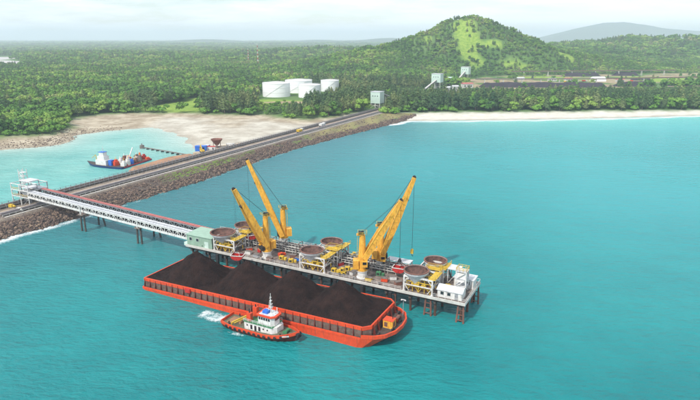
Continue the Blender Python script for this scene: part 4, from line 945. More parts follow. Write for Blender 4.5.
m = JM(o_); m.box(20.2, 22.4, .1, .71, 2.6, 4.0); m.build('ladder_box', M['red'], bt)
for u, v in ((90, 3.6), (92.4, 8), (92.4, 14), (90, 18.6), (2.5, 21.6)):
    m = JM(o_)
    for d in (-.45, .45): m.lathe([(.22, 0), (.22, .7), (.34, .75), (0, .85)], 8, (u, v + d, 1.03))
    m.build('bitt', M['dark'], bt)
o2 = (90.2, 10.0, 1.03)
def ondeck(name, u, v, z, lb, cat):
    th = u * math.tan(TILT); return jthing(name, u, v, z + th, lb, cat)
t = ondeck('generator', 90.6, 9.6, 1.1, 'yellow and orange generator box standing on the round end deck of the coal barge', 'generator')
m = MB(); m.box(-1.5, 1.5, -1.3, 1.3, .15, 2.5); m.build('housing', M['yellow'], t); m = MB(); m.box(-1.6, 1.6, -1.4, 1.4, 0, .15); m.build('skid', M['steel'], t)
m = MB(); m.box(-1.1, -.1, -1.34, -1.302, .6, 2.0); m.box(1.502, 1.54, -.7, .7, .6, 2.0); m.build('vent', M['rust'], t); m = MB(); m.box(-1.6, 1.6, -1.4, 1.4, 2.5, 2.62); m.build('lid', M['orange'], t); m = MB(); m.tube((.8, .5, 2.62), (.8, .5, 3.6), .12, n=7); m.build('exhaust', M['dark'], t)
t = ondeck('anchor_winch', 91.2, 14.2, 1.1, 'rusty anchor winch on the round end deck of the coal barge', 'winch')
m = MB(); m.tube((0, -1.1, .9), (0, 1.1, .9), .55, n=14); m.build('drum', M['rust'], t); m = MB()
for y in (-1.2, 1.2): m.prism([(-.8, y - .1), (.8, y - .1), (.8, y + .1), (-.8, y + .1)], 0, 1.2)
m.build('frame', M['hulldark'], t)
t = ondeck('light_mast', 91.5, 18.0, 1.1, 'thin grey light mast on the far corner of the barge end deck', 'mast')
m = MB(); m.tube((0, 0, 0), (0, 0, 5.5), .13, .08, 8); m.build('pole', M['grey'], t); m = MB(); m.box(-.7, .7, -.08, .08, 5.2, 5.35); m.box(-.8, -.4, -.2, .2, 5.0, 5.2); m.box(.4, .8, -.2, .2, 5.0, 5.2); m.build('lamp_head', M['white'], t)

# coal heaps (four, resting in the coaming)
PK = [(16.2, 10.6, 13.0), (38.0, 11.2, 13.4), (56.4, 11, 13.5), (73.8, 10.8, 13.7)]
def coal_z(u, v):
    base = CT - .25 + u * math.tan(TILT)
    h = np.full(np.shape(u), -99.0)
    for pu, pv, pz in PK:
        d = np.sqrt(((v - pv) * 1.0) ** 2 + ((u - pu) * 1.0) ** 2 + .3)
        h = np.log(np.exp(np.clip(h, -50, 50) * 3.2) + np.exp((pz + .90 - .86 * d) * 3.2)) / 3.2
    h = h + .22 * np.sin(u * .9 + v * .3) * np.sin(v * .8) + .16 * np.sin(u * 2.1 - v * 1.3)
    edge = np.minimum(np.minimum(u - 1.1, 87.8 - u), np.minimum(v - 1.0, 21.0 - v)); 
    corner = np.minimum((87.85 - u) + (v - 1.0) - 1.7, (87.85 - u) + (21.0 - v) - 1.7) * .7; edge = np.minimum(edge, corner)
    lim = base + np.clip(edge, 0, 99) * 1.05 + .25 * np.sin(u * .7) ** 2 * (edge < 3)
    return np.maximum(np.minimum(h, lim), base + .2 * np.clip(edge, 0, 1) + .12 * np.sin(u * 1.3) - .15)
cuts = [1.05, 27.6, 48.2, 65.4, 87.9]
names = ['black coal heap at the left end of the orange barge', 'second black coal heap from the left end of the orange barge', 'third black coal heap from the left, behind the tug mast, on the orange barge', 'black coal heap at the round right end of the orange barge']
for i in range(4):
    us = np.arange(cuts[i], cuts[i + 1] + .01, .45); us = np.linspace(cuts[i], cuts[i + 1], len(us)); vv = np.linspace(.98, 21.02, 48); UU, VV = np.meshgrid(us, vv)
    inside = (87.9 - UU) + np.minimum(VV - 1, 21 - VV) > 1.72; ZZ = coal_z(UU, VV) + RNG.normal(0, .045, UU.shape) * (UU > cuts[i] + .1) * (UU < cuts[i + 1] - .1)
    pc = (cuts[i] + cuts[i + 1]) / 2; nx, ny = len(us), len(vv); idx = np.arange(nx * ny).reshape(ny, nx)
    f = np.stack([idx[:-1, :-1], idx[:-1, 1:], idx[1:, 1:], idx[1:, :-1]], -1); keep = inside[:-1, :-1] & inside[1:, 1:] & inside[:-1, 1:] & inside[1:, :-1]; f = f[keep]
    co = np.stack([UU - pc, VV - 11, ZZ - 1.1], -1).reshape(-1, 3)
    h = npmesh('coal_heap', co, f.reshape(-1, 4), M['coal']); h.location = J(pc, 11, 1.1); h.rotation_euler[2] = JA; h.data.polygons.foreach_set('use_smooth', [True] * len(f))
    tag(h, names[i], 'coal heap', 'coal heaps in the barge')

# ------------------------------------------------------------------ tug
o_ = (55, -5.0, 0)
tg = jthing('tugboat', 55, -5.0, 0, 'orange-red and white tugboat pushing along the near side of the coal barge', 'tugboat')
def hull_outline(L0, L1, bw, n=17, pw=2.6, fine=.8):
    pts_ = []
    for i in range(n):
        t_ = i / (n - 1); x = L0 + (L1 - L0) * t_
        w = bw * (1 - max(0, (t_ - .55) / .45) ** pw) * (1 - .26 * max(0, (.22 - t_) / .22) ** 1.6)
        pts_.append((x, w))
    return pts_
def ring(L0, L1, bw, pw, cv, sc=1.0):
    h = hull_outline(L0, L1, bw * sc, pw=pw); return [(x, cv - w) for x, w in h] + [(x, cv + w) for x, w in reversed(h[:-1])]
def hull_mesh(m, secs, zfs):
    rings = []
    for r_, zf in zip(secs, zfs): rings.append([(x, y, zf(x)) for x, y in r_])
    n = len(rings[0]); vs = [p for r_ in rings for p in r_]; f = []
    for k in range(len(rings) - 1):
        for i in range(n): f.append((k * n + i, k * n + (i + 1) % n, (k + 1) * n + (i + 1) % n, (k + 1) * n + i))
    m.add(vs, f); return n
sheer = lambda x: 1.25 + 1.5 * max(0, (x - 58) / 10.5) ** 1.8 + .25 * max(0, (47 - x) / 5) ** 2
m = JM(o_); hull_mesh(m, [ring(43.6, 65.5, 3.1, 2.0, -5), ring(42.6, 67.3, 3.8, 2.3, -5), ring(42.3, 68.3, 4.1, 2.7, -5)], [lambda x: -1.6, lambda x: .25, lambda x: sheer(x) - .45]); m.build('hull', M['hulldark'], tg)
m = JM(o_); hull_mesh(m, [ring(42.3, 68.3, 4.1, 2.7, -5), ring(42.1, 68.7, 4.25, 2.8, -5), ring(42.15, 68.65, 4.2, 2.8, -5), ring(42.4, 68.3, 3.98, 2.8, -5), ring(42.4, 68.3, 3.98, 2.8, -5)], [lambda x: sheer(x) - .45, lambda x: sheer(x) - .2, lambda x: sheer(x) + .75, lambda x: sheer(x) + .75, lambda x: sheer(x) - .1]); m.build('bulwark', M['orange'], tg)
m = JM(o_); r_ = ring(42.4, 68.3, 3.98, 2.8, -5); m.prism(r_, lambda x, y: sheer(x) - .12, lambda x, y: sheer(x) - .05); m.build('deck', M['tugdeck'], tg)
ho = hull_outline(42.1, 68.7, 4.3, pw=2.8)
for k in range(13):
    x = 45 + k * 1.75
    w = np.interp(x, [q[0] for q in ho], [q[1] for q in ho])
    m = JM(o_); m.lathe([(.33, -.16), (.52, 0), (.33, .16), (.2, .16), (.2, -.16), (.33, -.16)], 10); m.v = [(a + x, -5 - w - .14 + c, b_ + sheer(x) + .05) for a, b_, c in m.v]; m.build('tyre_fender', M['dark'], tg)
m = JM(o_); m.tube((68.35, -5.9, 2.6), (68.35, -4.1, 2.6), .5, n=12); m.tube((68.2, -6.1, 1.6), (68.2, -3.9, 1.6), .42, n=12); m.build('bow_fender', M['dark'], tg)
m = JM(o_); m.box(64.9, 66.6, -8.05, -7.99, 2.35, 2.7); m.v = [(x, y + (x - 65.7) * .62, z) for x, y, z in m.v]; m.build('name_board', M['white'], tg)
m = JM(o_); m.box(50.8, 60.6, -7.6, -2.4, 1.2, 3.7); m.prism([(60.6, -7.6), (62.0, -6.6), (62.0, -3.4), (60.6, -2.4)], 1.2, 3.7); dh = m.build('deckhouse', M['white'], tg)
for k in range(6):
    x = 51.6 + k * 1.45; m = JM(o_)
    if k in (1, 2, 3): m.box(x, x + .72, -7.66, -7.602, 1.7 if k != 2 else 1.5, 3.1)
    else: m.tube((x + .3, -7.66, 2.7), (x + .3, -7.602, 2.7), .26, n=10)
    m.build('porthole' if k not in (1, 2, 3) else 'door', M['glass'], dh)
m = JM(o_); m.box(50.6, 61.0, -7.8, -2.2, 3.702, 3.82); m.build('boat_deck', M['greenp'], tg)
m = JM(o_); rail(m, [(50.7, -7.7, 3.82), (60.9, -7.7, 3.82)], .9, 1.5, .07); rail(m, [(50.7, -2.3, 3.82), (60.9, -2.3, 3.82)], .9, 1.5, .07); m.build('handrail', M['white'], tg)
m = JM(o_); m.prism([(55.6, -7.1), (60.0, -7.1), (61.0, -6.2), (61.0, -3.8), (60.0, -2.9), (55.6, -2.9)], 3.822, 6.6); wh = m.build('wheelhouse', M['white'], tg)
m = JM(o_)
for k in range(5): x = 55.85 + k * .84; m.box(x, x + .64, -7.16, -7.102, 5.4, 6.2); m.box(x, x + .64, -2.898, -2.84, 5.4, 6.2)
for k in range(3): y = -6.0 + k * .72; m.box(61.002, 61.06, y, y + .58, 5.4, 6.2)
m.box(55.54, 55.598, -6.4, -5.4, 5.4, 6.2); m.box(55.54, 55.598, -4.6, -3.6, 5.4, 6.2)
m.build('window', M['glass'], wh)
m = JM(o_); m.prism([(55.2, -7.5), (60.3, -7.5), (61.6, -6.4), (61.6, -3.6), (60.3, -2.5), (55.2, -2.5)], 6.6, 7.0); m.build('wheelhouse_roof', M['orange'], tg)
m = JM(o_); m.prism([(55.9, -6.9), (60, -6.9), (60.8, -6.1), (60.8, -3.9), (60, -3.1), (55.9, -3.1)], 7.002, 7.1); m.build('monkey_deck', M['roofw'], tg)
m = JM(o_); m.box(56.6, 58.4, -6.2, -4.6, 7.102, 7.9); m.build('roof_canopy', M['blue'], tg)
for y in (-6.7, -3.6):
    m = JM(o_); m.box(51.4, 52.9, y - .45, y + .75, 3.822, 6.3 if y < -5 else 6.9); f_ = m.build('funnel', M['orange'], tg); m = JM(o_); m.tube((52.1, y + .15, 6.3), (52.1, y + .15, 7.6), .2, n=8); m.build('exhaust_pipe', M['dark'], f_)
m = JM(o_); m.tube((58.9, -5, 7.1), (58.9, -5, 13.4), .2, .09, 8)
for z, w in ((8.6, 1.1), (9.8, .9), (10.9, .75), (12.0, .5)): m.beam((58.9, -5 - w, z), (58.9, -5 + w, z), .12); m.beam((58.9 - w * .6, -5, z + .2), (58.9 + w * .6, -5, z + .2), .1)
m.beam((57.7, -5, 7.1), (58.8, -5, 11.5), .1); m.box(58.5, 59.3, -5.4, -4.6, 9.0, 9.12); m.build('mast', M['white'], tg)
m = JM(o_); m.box(58.55, 59.75, -5.12, -4.88, 9.3, 9.5); m.build('radar_bar', M['grey'], tg)
m = JM(o_)
for k in range(3): m.tube((60.2, -6.2 + k * 1.2, 7.1), (60.2, -6.2 + k * 1.2, 7.8 + .4 * k), .12, n=6)
m.build('searchlight', M['white'], tg)
m = JM(o_); m.tube((64.3, -5.9, 2.6), (64.3, -4.1, 2.6), .45, n=12); m.box(63.6, 65.0, -6.2, -5.95, 1.9, 2.9); m.box(63.6, 65.0, -4.05, -3.8, 1.9, 2.9); m.build('bow_winch', M['greenp'], tg)
m = JM(o_)
for x, y in ((63.2, -7), (63.2, -3), (66.4, -5), (45, -7.6), (45, -2.4), (49, -5)): m.tube((x, y, 1.2), (x, y, 2.3), .2, n=8)
m.build('bitt', M['dark'], tg)
m = JM(o_); m.beam((46.0, -7.6, 2.0), (48.6, -2.6, 2.9), .35); m.beam((46.9, -7.6, 2.0), (49.5, -2.6, 2.9), .2); m.beam((46.0, -7.6, 1.2), (46, -7.6, 2.1), .25); m.beam((48.9, -2.7, 1.2), (48.9, -2.7, 2.9), .25); m.build('tow_gantry', M['yel2'], tg)
m = JM(o_); m.box(43.4, 45.6, -7.0, -3.2, 1.25, 1.45); m.box(47.2, 48.3, -6.2, -4.9, 1.2, 2.1); m.build('hatch', M['soil'], tg)
m = JM(o_); m.lathe([(.3, 0), (.9, .05), (1.0, .3), (.9, .5), (.3, .5)], 12, (50.1, -4.0, 1.2)); m.build('rope_coil', M['kerb'], tg)
m = JM(o_); m.tube((53.4, -3.0, 4.2), (56.0 - .5, -3.0, 4.2), .42, n=10); m.build('life_raft', M['white'], tg)

# ------------------------------------------------------------------ galleries from the causeway head to the jetty
def gallery(A, B, w, h, label, top, side, n):
    t = thing('conveyor_gallery', A, 0, label, 'conveyor', 'conveyor galleries between causeway and jetty')
    A0 = Vector((0, 0, 0)); B0 = Vector(B) - Vector(A); d = B0.normalized(); s = Vector((-d.y, d.x, 0)).normalized(); up = Vector((0, 0, 1))
    m = MB()
    for k in (-1, 1):
        for z in (0, h): m.beam(s * k * w / 2 + up * z, B0 + s * k * w / 2 + up * z, .3, .38)
    for i in range(n + 1):
        p = B0 * (i / n)
        for k in (-1, 1):
            a = p + s * k * w / 2; m.beam(a, a + up * h, .26)
        m.beam(p - s * w / 2, p + s * w / 2, .2)
        if i < n:
            q = B0 * ((i + 1) / n)
            for k in (-1, 1):
                if i % 2: m.beam(p + s * k * w / 2, q + s * k * w / 2 + up * h, .17)
                else: m.beam(p + s * k * w / 2 + up * h, q + s * k * w / 2, .17)
    m.build('truss', M[side], t)
    m = MB(); m.beam(up * .25, B0 + up * .25, w * .9, .12); m.beam(up * (h * .5) + s * .1, B0 + up * (h * .5) + s * .1, w * .42, .35); m.build('belt', M['dark'], t)
    m = MB(); m.beam(up * (h + .42) , B0 + up * (h + .42), w + .3, .14); m.build('roof', M[top], t)
    m = MB()
    for i in range(int(B0.length / 1.6)): p = B0 * ((i + .5) * 1.6 / B0.length) + up * (h + .51); m.beam(p - s * (w / 2 + .1), p + s * (w / 2 + .1), .08, .05)
    m.build('roof_rib', M['grey' if top != 'redroof' else 'rust'], t)
    if top != 'redroof':
        m = MB(); m.beam(up * (h + .56) - s * w * .06, B0 + up * (h + .56) - s * w * .06, w * .16, .1); m.build('cable_tray', M['grey'], t)
        m = MB(); m.beam(up * .42 - s * (w / 2 + .2), B0 + up * .42 - s * (w / 2 + .2), .08, 1.0); m.build('kick_panel', M['white'], t)
    return t
gallery(J(-113.5, 37.0, 9.6), J(-2.5, 32.2, 7.3), 3.0, 2.5, 'white roofed truss gallery with open dark sides carrying the belt to the jetty', 'roofw', 'white', 46)
gallery(J(-113.5, 43.4, 10.2), J(9.5, 38.2, 7.6), 1.5, 2.0, 'narrower conveyor gallery with a faded red roof behind the white gallery', 'redroof', 'grey', 44)
def bent(u, label):
    o_ = (u, 38, 0); t = jthing('pile_trestle', *o_, label, 'trestle', 'pile trestles under the galleries')
    zc = 9.6 - 2.3 * (u + 113.5) / 111 - .5
    for du, dv, bu_, bv in ((-1.3, 32.6, 0, -.3), (1.0, 32.8, .2, -.3), (-.8, 41.5, -1.8, 1.0), (1.2, 41.8, 1.2, 1.4)):
        m = JM(o_); m.tube((u + du + bu_, dv + bv, -5), (u + du * .8, dv, zc - .5), .42, n=9); m.build('pile', M['pilecon'], t)
    m = JM(o_); m.box(u - 1.6, u + 1.6, 31.6, 45, zc - .55, zc - .02); m.build('cap_beam', M['concrete'], t)
    m = JM(o_); m.box(u - .22, u + .22, 31.7, 32.1, zc - .02, zc + 3.2); m.box(u - .2, u + .2, 39.6, 39.9, zc - .02, zc + .4); m.build('post', M['white'], t)
bent(-71.3, 'dark pile trestle under the galleries, the one nearer the rocky causeway')
bent(-35.8, 'dark pile trestle under the galleries, the one nearer the jetty')

# head structure on the causeway end
o_ = (-119, 41, 4.6); t = jthing('head_frame', *o_, 'open white and grey steel frame at the causeway end where both galleries start', 'steel frame')
for a in (-127, -120.5, -114):
    for b_ in (36.0, 41.0, 46.5): m = JM(o_); m.box(a - .18, a + .18, b_ - .18, b_ + .18, 3.6, 15.2); m.build('column', M['white' if b_ < 38 else 'grey'], t)
for z in (8.9, 12.2, 15.2):
    m = JM(o_)
    for b_ in (36.0, 41.0, 46.5): m.box(-127.3, -113.7, b_ - .15, b_ + .15, z, z + .3)
    for a in (-127, -120.5, -114): m.box(a - .14, a + .14, 36.2, 46.3, z + .02, z + .28)
    m.build('floor_beam', M['white'], t)
m = JM(o_); m.box(-127, -121, 36.4, 41, 9.21, 9.3); m.box(-120, -114.2, 41.3, 46.2, 12.51, 12.6); m.build('floor', M['grey'], t)
m = JM(o_); m.prism([(-127.6, 40.6), (-120.4, 40.6), (-120.4, 46.9), (-127.6, 46.9)], 15.51, 15.65); m.prism([(-118, 35.6), (-113.4, 35.6), (-113.4, 41.4), (-118, 41.4)], 14.2, 14.34); m.build('roof', M['roofw'], t)
m = JM(o_)
for a, b_ in ((-127, -120.5), (-120.5, -114)):
    m.beam((a, 36, 3.8), (b_, 36, 8.9), .16); m.beam((b_, 36, 9.2), (a, 36, 12.2), .16); m.beam((a, 46.5, 9.2), (b_, 46.5, 12.2), .16)
m.build('brace', M['grey'], t)
m = JM(o_); rail(m, [(-127, 36, 9.3), (-114, 36, 9.3)], w=.09); rail(m, [(-127, 36, 12.5), (-121, 36, 12.5)], w=.09); m.build('handrail', M['yel2'], t)
m = JM(o_); m.box(-124.6, -121.4, 42, 45, 9.3, 12.1); m.tube((-118.6, 43.2, 10.8), (-118.6, 46, 10.8), 1.1, n=14); m.box(-125.5, -123.5, 38, 40, 9.3, 10.8); m.build('drive_unit', M['steel'], t)
m = JM(o_); m.prism([(-119.3, 37), (-116, 37), (-116, 40), (-119.3, 40)], 7.5, 11.9, [(-120, 36.6), (-115.4, 36.6), (-115.4, 40.4), (-120, 40.4)]); m.build('chute', M['grey'], t)
o_ = (-131.5, 46, 4.6); t = jthing('stair_mast', *o_, 'slender white lattice stair mast left of the head frame on the causeway end', 'tower')
m = JM(o_)
for a in (-133, -130):
    for b_ in (44.5, 47): m.box(a - .13, a + .13, b_ - .13, b_ + .13, 3.5, 20)
m.build('leg', M['white'], t)
m = JM(o_)
for k in range(8):
    z = 5 + k * 1.9; m.box(-133.1, -129.9, 44.4, 47.1, z, z + .1); m.beam((-133 if k % 2 else -130, 44.5, z), (-130 if k % 2 else -133, 44.5, z + 1.9), .3, .12)
m.build('stair', M['white'], t)
place_z = 4.62
def yelgen(u, v, rz, lb, cl):
    t = jthing('drive_skid', u, v, 4.62, lb, 'machinery'); t.rotation_euler[2] = JA + rz
    m = MB(); m.box(-2, 2, -.9, .9, 0, .3); m.build('base', M['steel'], t); m = MB(); m.box(-1.8, .2, -.7, .7, .3, 1.7); m.tube((.5, 0, .9), (1.7, 0, .9), .5, n=12); m.build('motor', M[cl], t)
yelgen(-121, 31.5, .2, 'yellow drive skid on the ground in front of the head frame', 'yel2'); yelgen(-112, 29.5, .0, 'pale drive skid on the ground below the white gallery end', 'kerb')

# ---- causeway conveyors
def ground_conveyor(v0, v1, u, w, z0, label, name, cover='belt', frm='grey', fence=True):
    o_ = (u, v0, z0); t = jthing(name, *o_, label, 'conveyor')
    m = JM(o_); m.box(u - w / 2, u + w / 2, v0, v1, z0 + 1.15, z0 + 1.3); m.box(u - w * .3, u + w * .3, v0, v1, z0 + 1.3, z0 + 1.9); m.build('belt_cover', M[cover], t)
    m = JM(o_); n = int((v1 - v0) / 3.2)
    for i in range(n + 1):
        v = v0 + .1 + (v1 - v0 - .2) * i / n
        for s in (-1, 1): m.box(u + s * w / 2 - .1, u + s * w / 2 + .1, v - .12, v + .12, z0 - .6, z0 + (2.5 if fence else 1.2))
    for s in (-1, 1):
        m.box(u + s * w / 2 - .06, u + s * w / 2 + .06, v0, v1, z0 + .85, z0 + 1.1)
        if fence: m.box(u + s * w / 2 - .05, u + s * w / 2 + .05, v0, v1, z0 + 2.35, z0 + 2.47)
    m.build('frame', M[frm], t)
ground_conveyor(20, 497, -124.6, 3.0, 4.6, 'dark covered conveyor with many posts along the lagoon side of the causeway road', 'long_conveyor', 'steel', 'grey')
ground_conveyor(20, 497, -112.2, 3.2, 4.3, 'pale grey conveyor along the open sea side of the causeway road', 'long_conveyor', 'belt', 'kerb', False)
m0 = None

# ---- transfer towers
def tower(u, v, zb, base, w, h, label):
    o_ = (u, v, base); t = jthing('transfer_tower', *o_, label, 'tower')
    m = JM(o_); m.box(u - w / 2, u + w / 2, v - w / 2, v + w / 2, zb, zb + h); m.build('wall', M['mint'], t)
    m = JM(o_); m.box(u - w / 2 - .3, u + w / 2 + .3, v - w / 2 - .3, v + w / 2 + .3, zb + h, zb + h + .4); m.build('roof', M['roofw'], t)
    for a in (-1, 0, 1):
        for b_ in (-1, 1): m = JM(o_); x, y = u + a * (w / 2 - .5), v + b_ * (w / 2 - .5); m.box(x - .35, x + .35, y - .35, y + .35, base - 1, zb); m.build('leg', M['kerb'], t)
    m = JM(o_)
    for b_ in (-1, 1):
        y = v + b_ * (w / 2 - .5); zm = (base + zb) / 2; m.box(u - w / 2 + .5, u + w / 2 - .5, y - .2, y + .2, zm, zm + .4)
        m.beam((u - w / 2 + .5, y, base), (u, y, zm), .3); m.beam((u + w / 2 - .5, y, base), (u, y, zm), .3)
    m.build('brace', M['kerb'], t)
    for k in range(3):
        m = JM(o_); x = u - w * .3 + k * w * .25; m.box(x, x + w * .08, v - w / 2 - .06, v - w / 2 - .003, zb + h * .6, zb + h * .7); m.build('window', M['glass'], t)
    m = JM(o_); m.box(u - 1.6, u + 1.6, v - 2, v + 2, base, zb); m.build('chute', M['steel'], t)
    m = JM(o_)
    for k in range(int(w / .9)): x = u - w / 2 + .45 + k * .9; m.box(x, x + .08, v - w / 2 - .05, v - w / 2 - .002, zb + .1, zb + h * .5)
    m.build('cladding_rib', M['green'], t)
    m = JM(o_); rail(m, [(u - w / 2, v - w / 2, zb + h + .4), (u + w / 2, v - w / 2, zb + h + .4), (u + w / 2, v + w / 2, zb + h + .4)], 1.2, 2.5, .12); m.build('roof_rail', M['grey'], t)
tower(-138, 500, 9.0, 4.6, 12.5, 13.5, 'pale green box tower on legs where the causeway meets the wooded shore')
tower(-147, 750, 17, 3.4, 15, 13, 'pale green box tower rising from the trees, middle of the three towers')
tower(-157, 945, 19, 3.4, 15, 13, 'pale green box tower on pale legs beside the coal yard, farthest tower')
def incline(u0, v0, z0, u1, v1, z1, w, label, supports=4, gz=3.4, cover='roofw'):
    A = J(u0, v0, z0); B = J(u1, v1, z1); t = thing('inclined_conveyor', (A[0], A[1], gz), 0, label, 'conveyor'); oz = Vector((A[0], A[1], gz))
    a, b_ = Vector(A) - oz, Vector(B) - oz
    m = MB(); m.beam(a, b_, w, 1.0); m.build('gallery', M['steel'], t); m = MB(); m.beam(a + Vector((0, 0, .95)), b_ + Vector((0, 0, .95)), w * .8, .7); m.build('cover', M[cover], t)
    for i in range(supports):
        p = a.lerp(b_, (i + .5) / supports)
        if p.z < 1.5: continue
        m = MB(); dd = Vector((V[0], V[1], 0)); s = Vector((U[0], U[1], 0))
        for k in (-1, 1): m.beam(p + s * k * w * .4, Vector((p.x, p.y, 0)) + s * k * (w * .4 + p.z * .12) - Vector((0, 0, 1)), .45)
        m.beam(p * 1 - s * w * .5 - Vector((0, 0, p.z * .45)), p + s * w * .5 - Vector((0, 0, p.z * .45)), .35); m.build('trestle', M['kerb'], t)
incline(-138, 506, 20.5, -141, 570, 6.0, 2.6, 'pale inclined conveyor coming down behind the tower at the causeway root')
incline(-126, 497, 6.4, -137, 575, 5.6, 3.0, 'dark conveyor leading from the causeway into the wood behind the first tower', 3, 3.4, 'belt')
incline(-144, 655, 5.0, -147, 743, 20.0, 3.2, 'sloping conveyor climbing out of the trees to the middle tower', 4, 3.4, 'kerb')
incline(-149, 840, 5.0, -157, 938, 23.0, 3.2, 'sloping conveyor climbing to the farthest tower beside the coal yard', 4, 3.4, 'kerb')

# ---- yard conveyors on trestles
def yard_conv(A, B, z, n, label, cover, every):
    t = thing('yard_conveyor', (A[0], A[1], 3.4), 0, label, 'conveyor', 'long yard conveyors'); d = Vector((B[0] - A[0], B[1] - A[1], 0)); L = d.length; dn = d.normalized(); s = Vector((-dn.y, dn.x, 0)); zz = z - 3.4
    m = MB(); m.beam((0, 0, zz), (d.x, d.y, zz), 2.6, 1.2); m.build('girder', M['steel'], t)
    m = MB(); m.beam((0, 0, zz + .95), (d.x, d.y, zz + .95), 2.9, .6); m.build('cover', M[cover], t)
    for i in range(n):
        p = d * ((i + .5) / n)
        m = MB()
        for k in (-1, 1): m.beam(p + s * k * 1.0 + Vector((0, 0, zz - .6)), p + s * k * 2.4 - Vector((0, 0, 1)), .8)
        for zf in (.35, .7): m.beam(p - s * 2 + Vector((0, 0, zz * zf)), p + s * 2 + Vector((0, 0, zz * zf)), .5)
        m.build('trestle', M['kerb'], t)
    m = MB()
    for i in range(n * 2): p = d * ((i + .2) / (n * 2)); m.tube(p + Vector((0, 0, zz)), p + Vector((0, 0, zz + 5)), .22, n=5)
    m.build('lamp_post', M['grey'], t)
yard_conv((222, 1012), (455, 1016), 15, 7, 'brownish-grey yard conveyor on trestles over the coal, starting at the farthest tower', 'steel', 0)
yard_conv((457, 1018), (700, 1062), 15.5, 5, 'brown-roofed yard conveyor on trestles above the coal at the right of the photo', 'rust', 0)
yard_conv((352, 1248), (742, 1308), 14.5, 7, 'farther yard conveyor with brown roof running behind the yard', 'rust', 0)
m = None
def stock(pts_w, w, h, label):
    (x0, y0), (x1, y1) = pts_w; d = np.array([x1 - x0, y1 - y0], float); L = np.hypot(*d); d /= L; s = np.array([-d[1], d[0]]); nx, ny = int(L / 4), 13; vs = []
    for i in range(nx + 1):
        for j in range(ny):
            a = i / nx * L; b_ = (j / (ny - 1) - .5) * 2; e_ = min(a, L - a); hh = h * (1 - abs(b_)) * min(1, e_ / (w * .9)) * 1.25; hh = min(hh, h * (.93 + .07 * math.sin(a * .11 + x0))) + .3 * math.sin(a * .5) * (1 - abs(b_))
            p = np.array([x0, y0]) + d * a + s * b_ * w; vs.append((p[0] - x0, p[1] - y0, hh - .4))
    f = [(i * ny + j, (i + 1) * ny + j, (i + 1) * ny + j + 1, i * ny + j + 1) for i in range(nx) for j in range(ny - 1)]
    o = npmesh('coal_stockpile', vs, f, M['coalfar']); o.location = (x0, y0, 3.4); tag(o, label, 'coal stockpile', 'coal stockpiles in the yard')
stock(((222, 985), (445, 985)), 15, 9.0, 'long dark coal stockpile right of the farthest green tower')
stock(((462, 1000), (535, 1008)), 15, 9.0, 'short dark coal stockpile in the middle of the yard front')
stock(((556, 1012), (640, 1030)), 15, 9.0, 'dark coal stockpile at the right part of the yard front')
stock(((470, 1268), (560, 1282)), 14, 9, 'dark coal stockpile behind the white dome tent')
stock(((590, 1290), (655, 1300)), 14, 9, 'dark coal stockpile at the far right back of the yard')
stock(((560, 1148), (610, 1152)), 11, 5, 'low dark coal stockpile in the middle of the yard floor')

# ---- things in the yard
t = thing('dome_shelter', (486, 1120, 3.4), .1, 'white half-round fabric shelter in the coal yard', 'shelter')
m = MB(); n = 14; vs = []
for x in (-12, 12):
    for i in range(n + 1): a = math.pi * i / n; vs.append((x, -9 * math.cos(a), 9 * math.sin(a)))
m.add(vs, [(i, i + 1, n + 2 + i, n + 1 + i) for i in range(n)] + [tuple(range(n + 1))]); m.build('cover', M['tank'], t)
m = MB(); m.prism([(-11.9, -6), (11.9, -6), (11.9, 6), (-11.9, 6)], 0, .3); m.build('floor', M['dark'], t)
def shed(x, y, rz, w, d, h, roof, label, g=None):
    t = thing('shed', (x, y, float(ground_z(x, y)) - .1), rz, label, 'shed', g); m = MB(); m.box(-w / 2, w / 2, -d / 2, d / 2, 0, h); m.build('wall', M['kerb'], t)
    m = MB(); m.add([(-w / 2 - .5, -d / 2 - .5, h), (w / 2 + .5, -d / 2 - .5, h), (w / 2 + .5, d / 2 + .5, h), (-w / 2 - .5, d / 2 + .5, h), (-w / 2 - .5, 0, h + d * .2), (w / 2 + .5, 0, h + d * .2)], [(0, 1, 5, 4), (2, 3, 4, 5), (0, 4, 3), (1, 2, 5), (0, 3, 2, 1)]); m.build('roof', M[roof], t)
    for k in range(3): m = MB(); a = -w * .35 + k * w * .3; m.box(a, a + w * .1, -d / 2 - .06, -d / 2 - .003, h * .35, h * .75); m.build('window' if k != 1 else 'door', M['glass'], t)
shed(340, 1150, .1, 20, 9, 4, 'roofw', 'pale shed at the left back of the coal yard'); shed(398, 1126, .0, 16, 8, 4, 'roofw', 'low white shed left of the white fabric shelter')
shed(432, 1132, .1, 14, 8, 4.5, 'redroof', 'brown-roofed shed just left of the white fabric shelter'); shed(520, 1100, .1, 15, 8, 4.5, 'redroof', 'brown-roofed shed right of the white fabric shelter')
shed(196, 955, .2, 18, 10, 8, 'redroof', 'shed with faded red roof among the trees in front of the farthest tower'); shed(148, 868, .5, 12, 8, 9, 'roofw', 'pale shed half hidden in trees below the middle tower')
shed(163, 884, .3, 10, 8, 9.5, 'roofw', 'small white shed between the middle tower and red-roofed shed'); shed(178, 1010, .1, 9, 7, 14, 'mint', 'small tall pale building left of the farthest tower')
shed(262, 742, .1, 13, 7, 4, 'roofw', 'white-roofed hut inside the beach tree belt'); shed(306, 752, .0, 16, 7, 4, 'roofw', 'long pale hut in the beach tree belt toward the right')
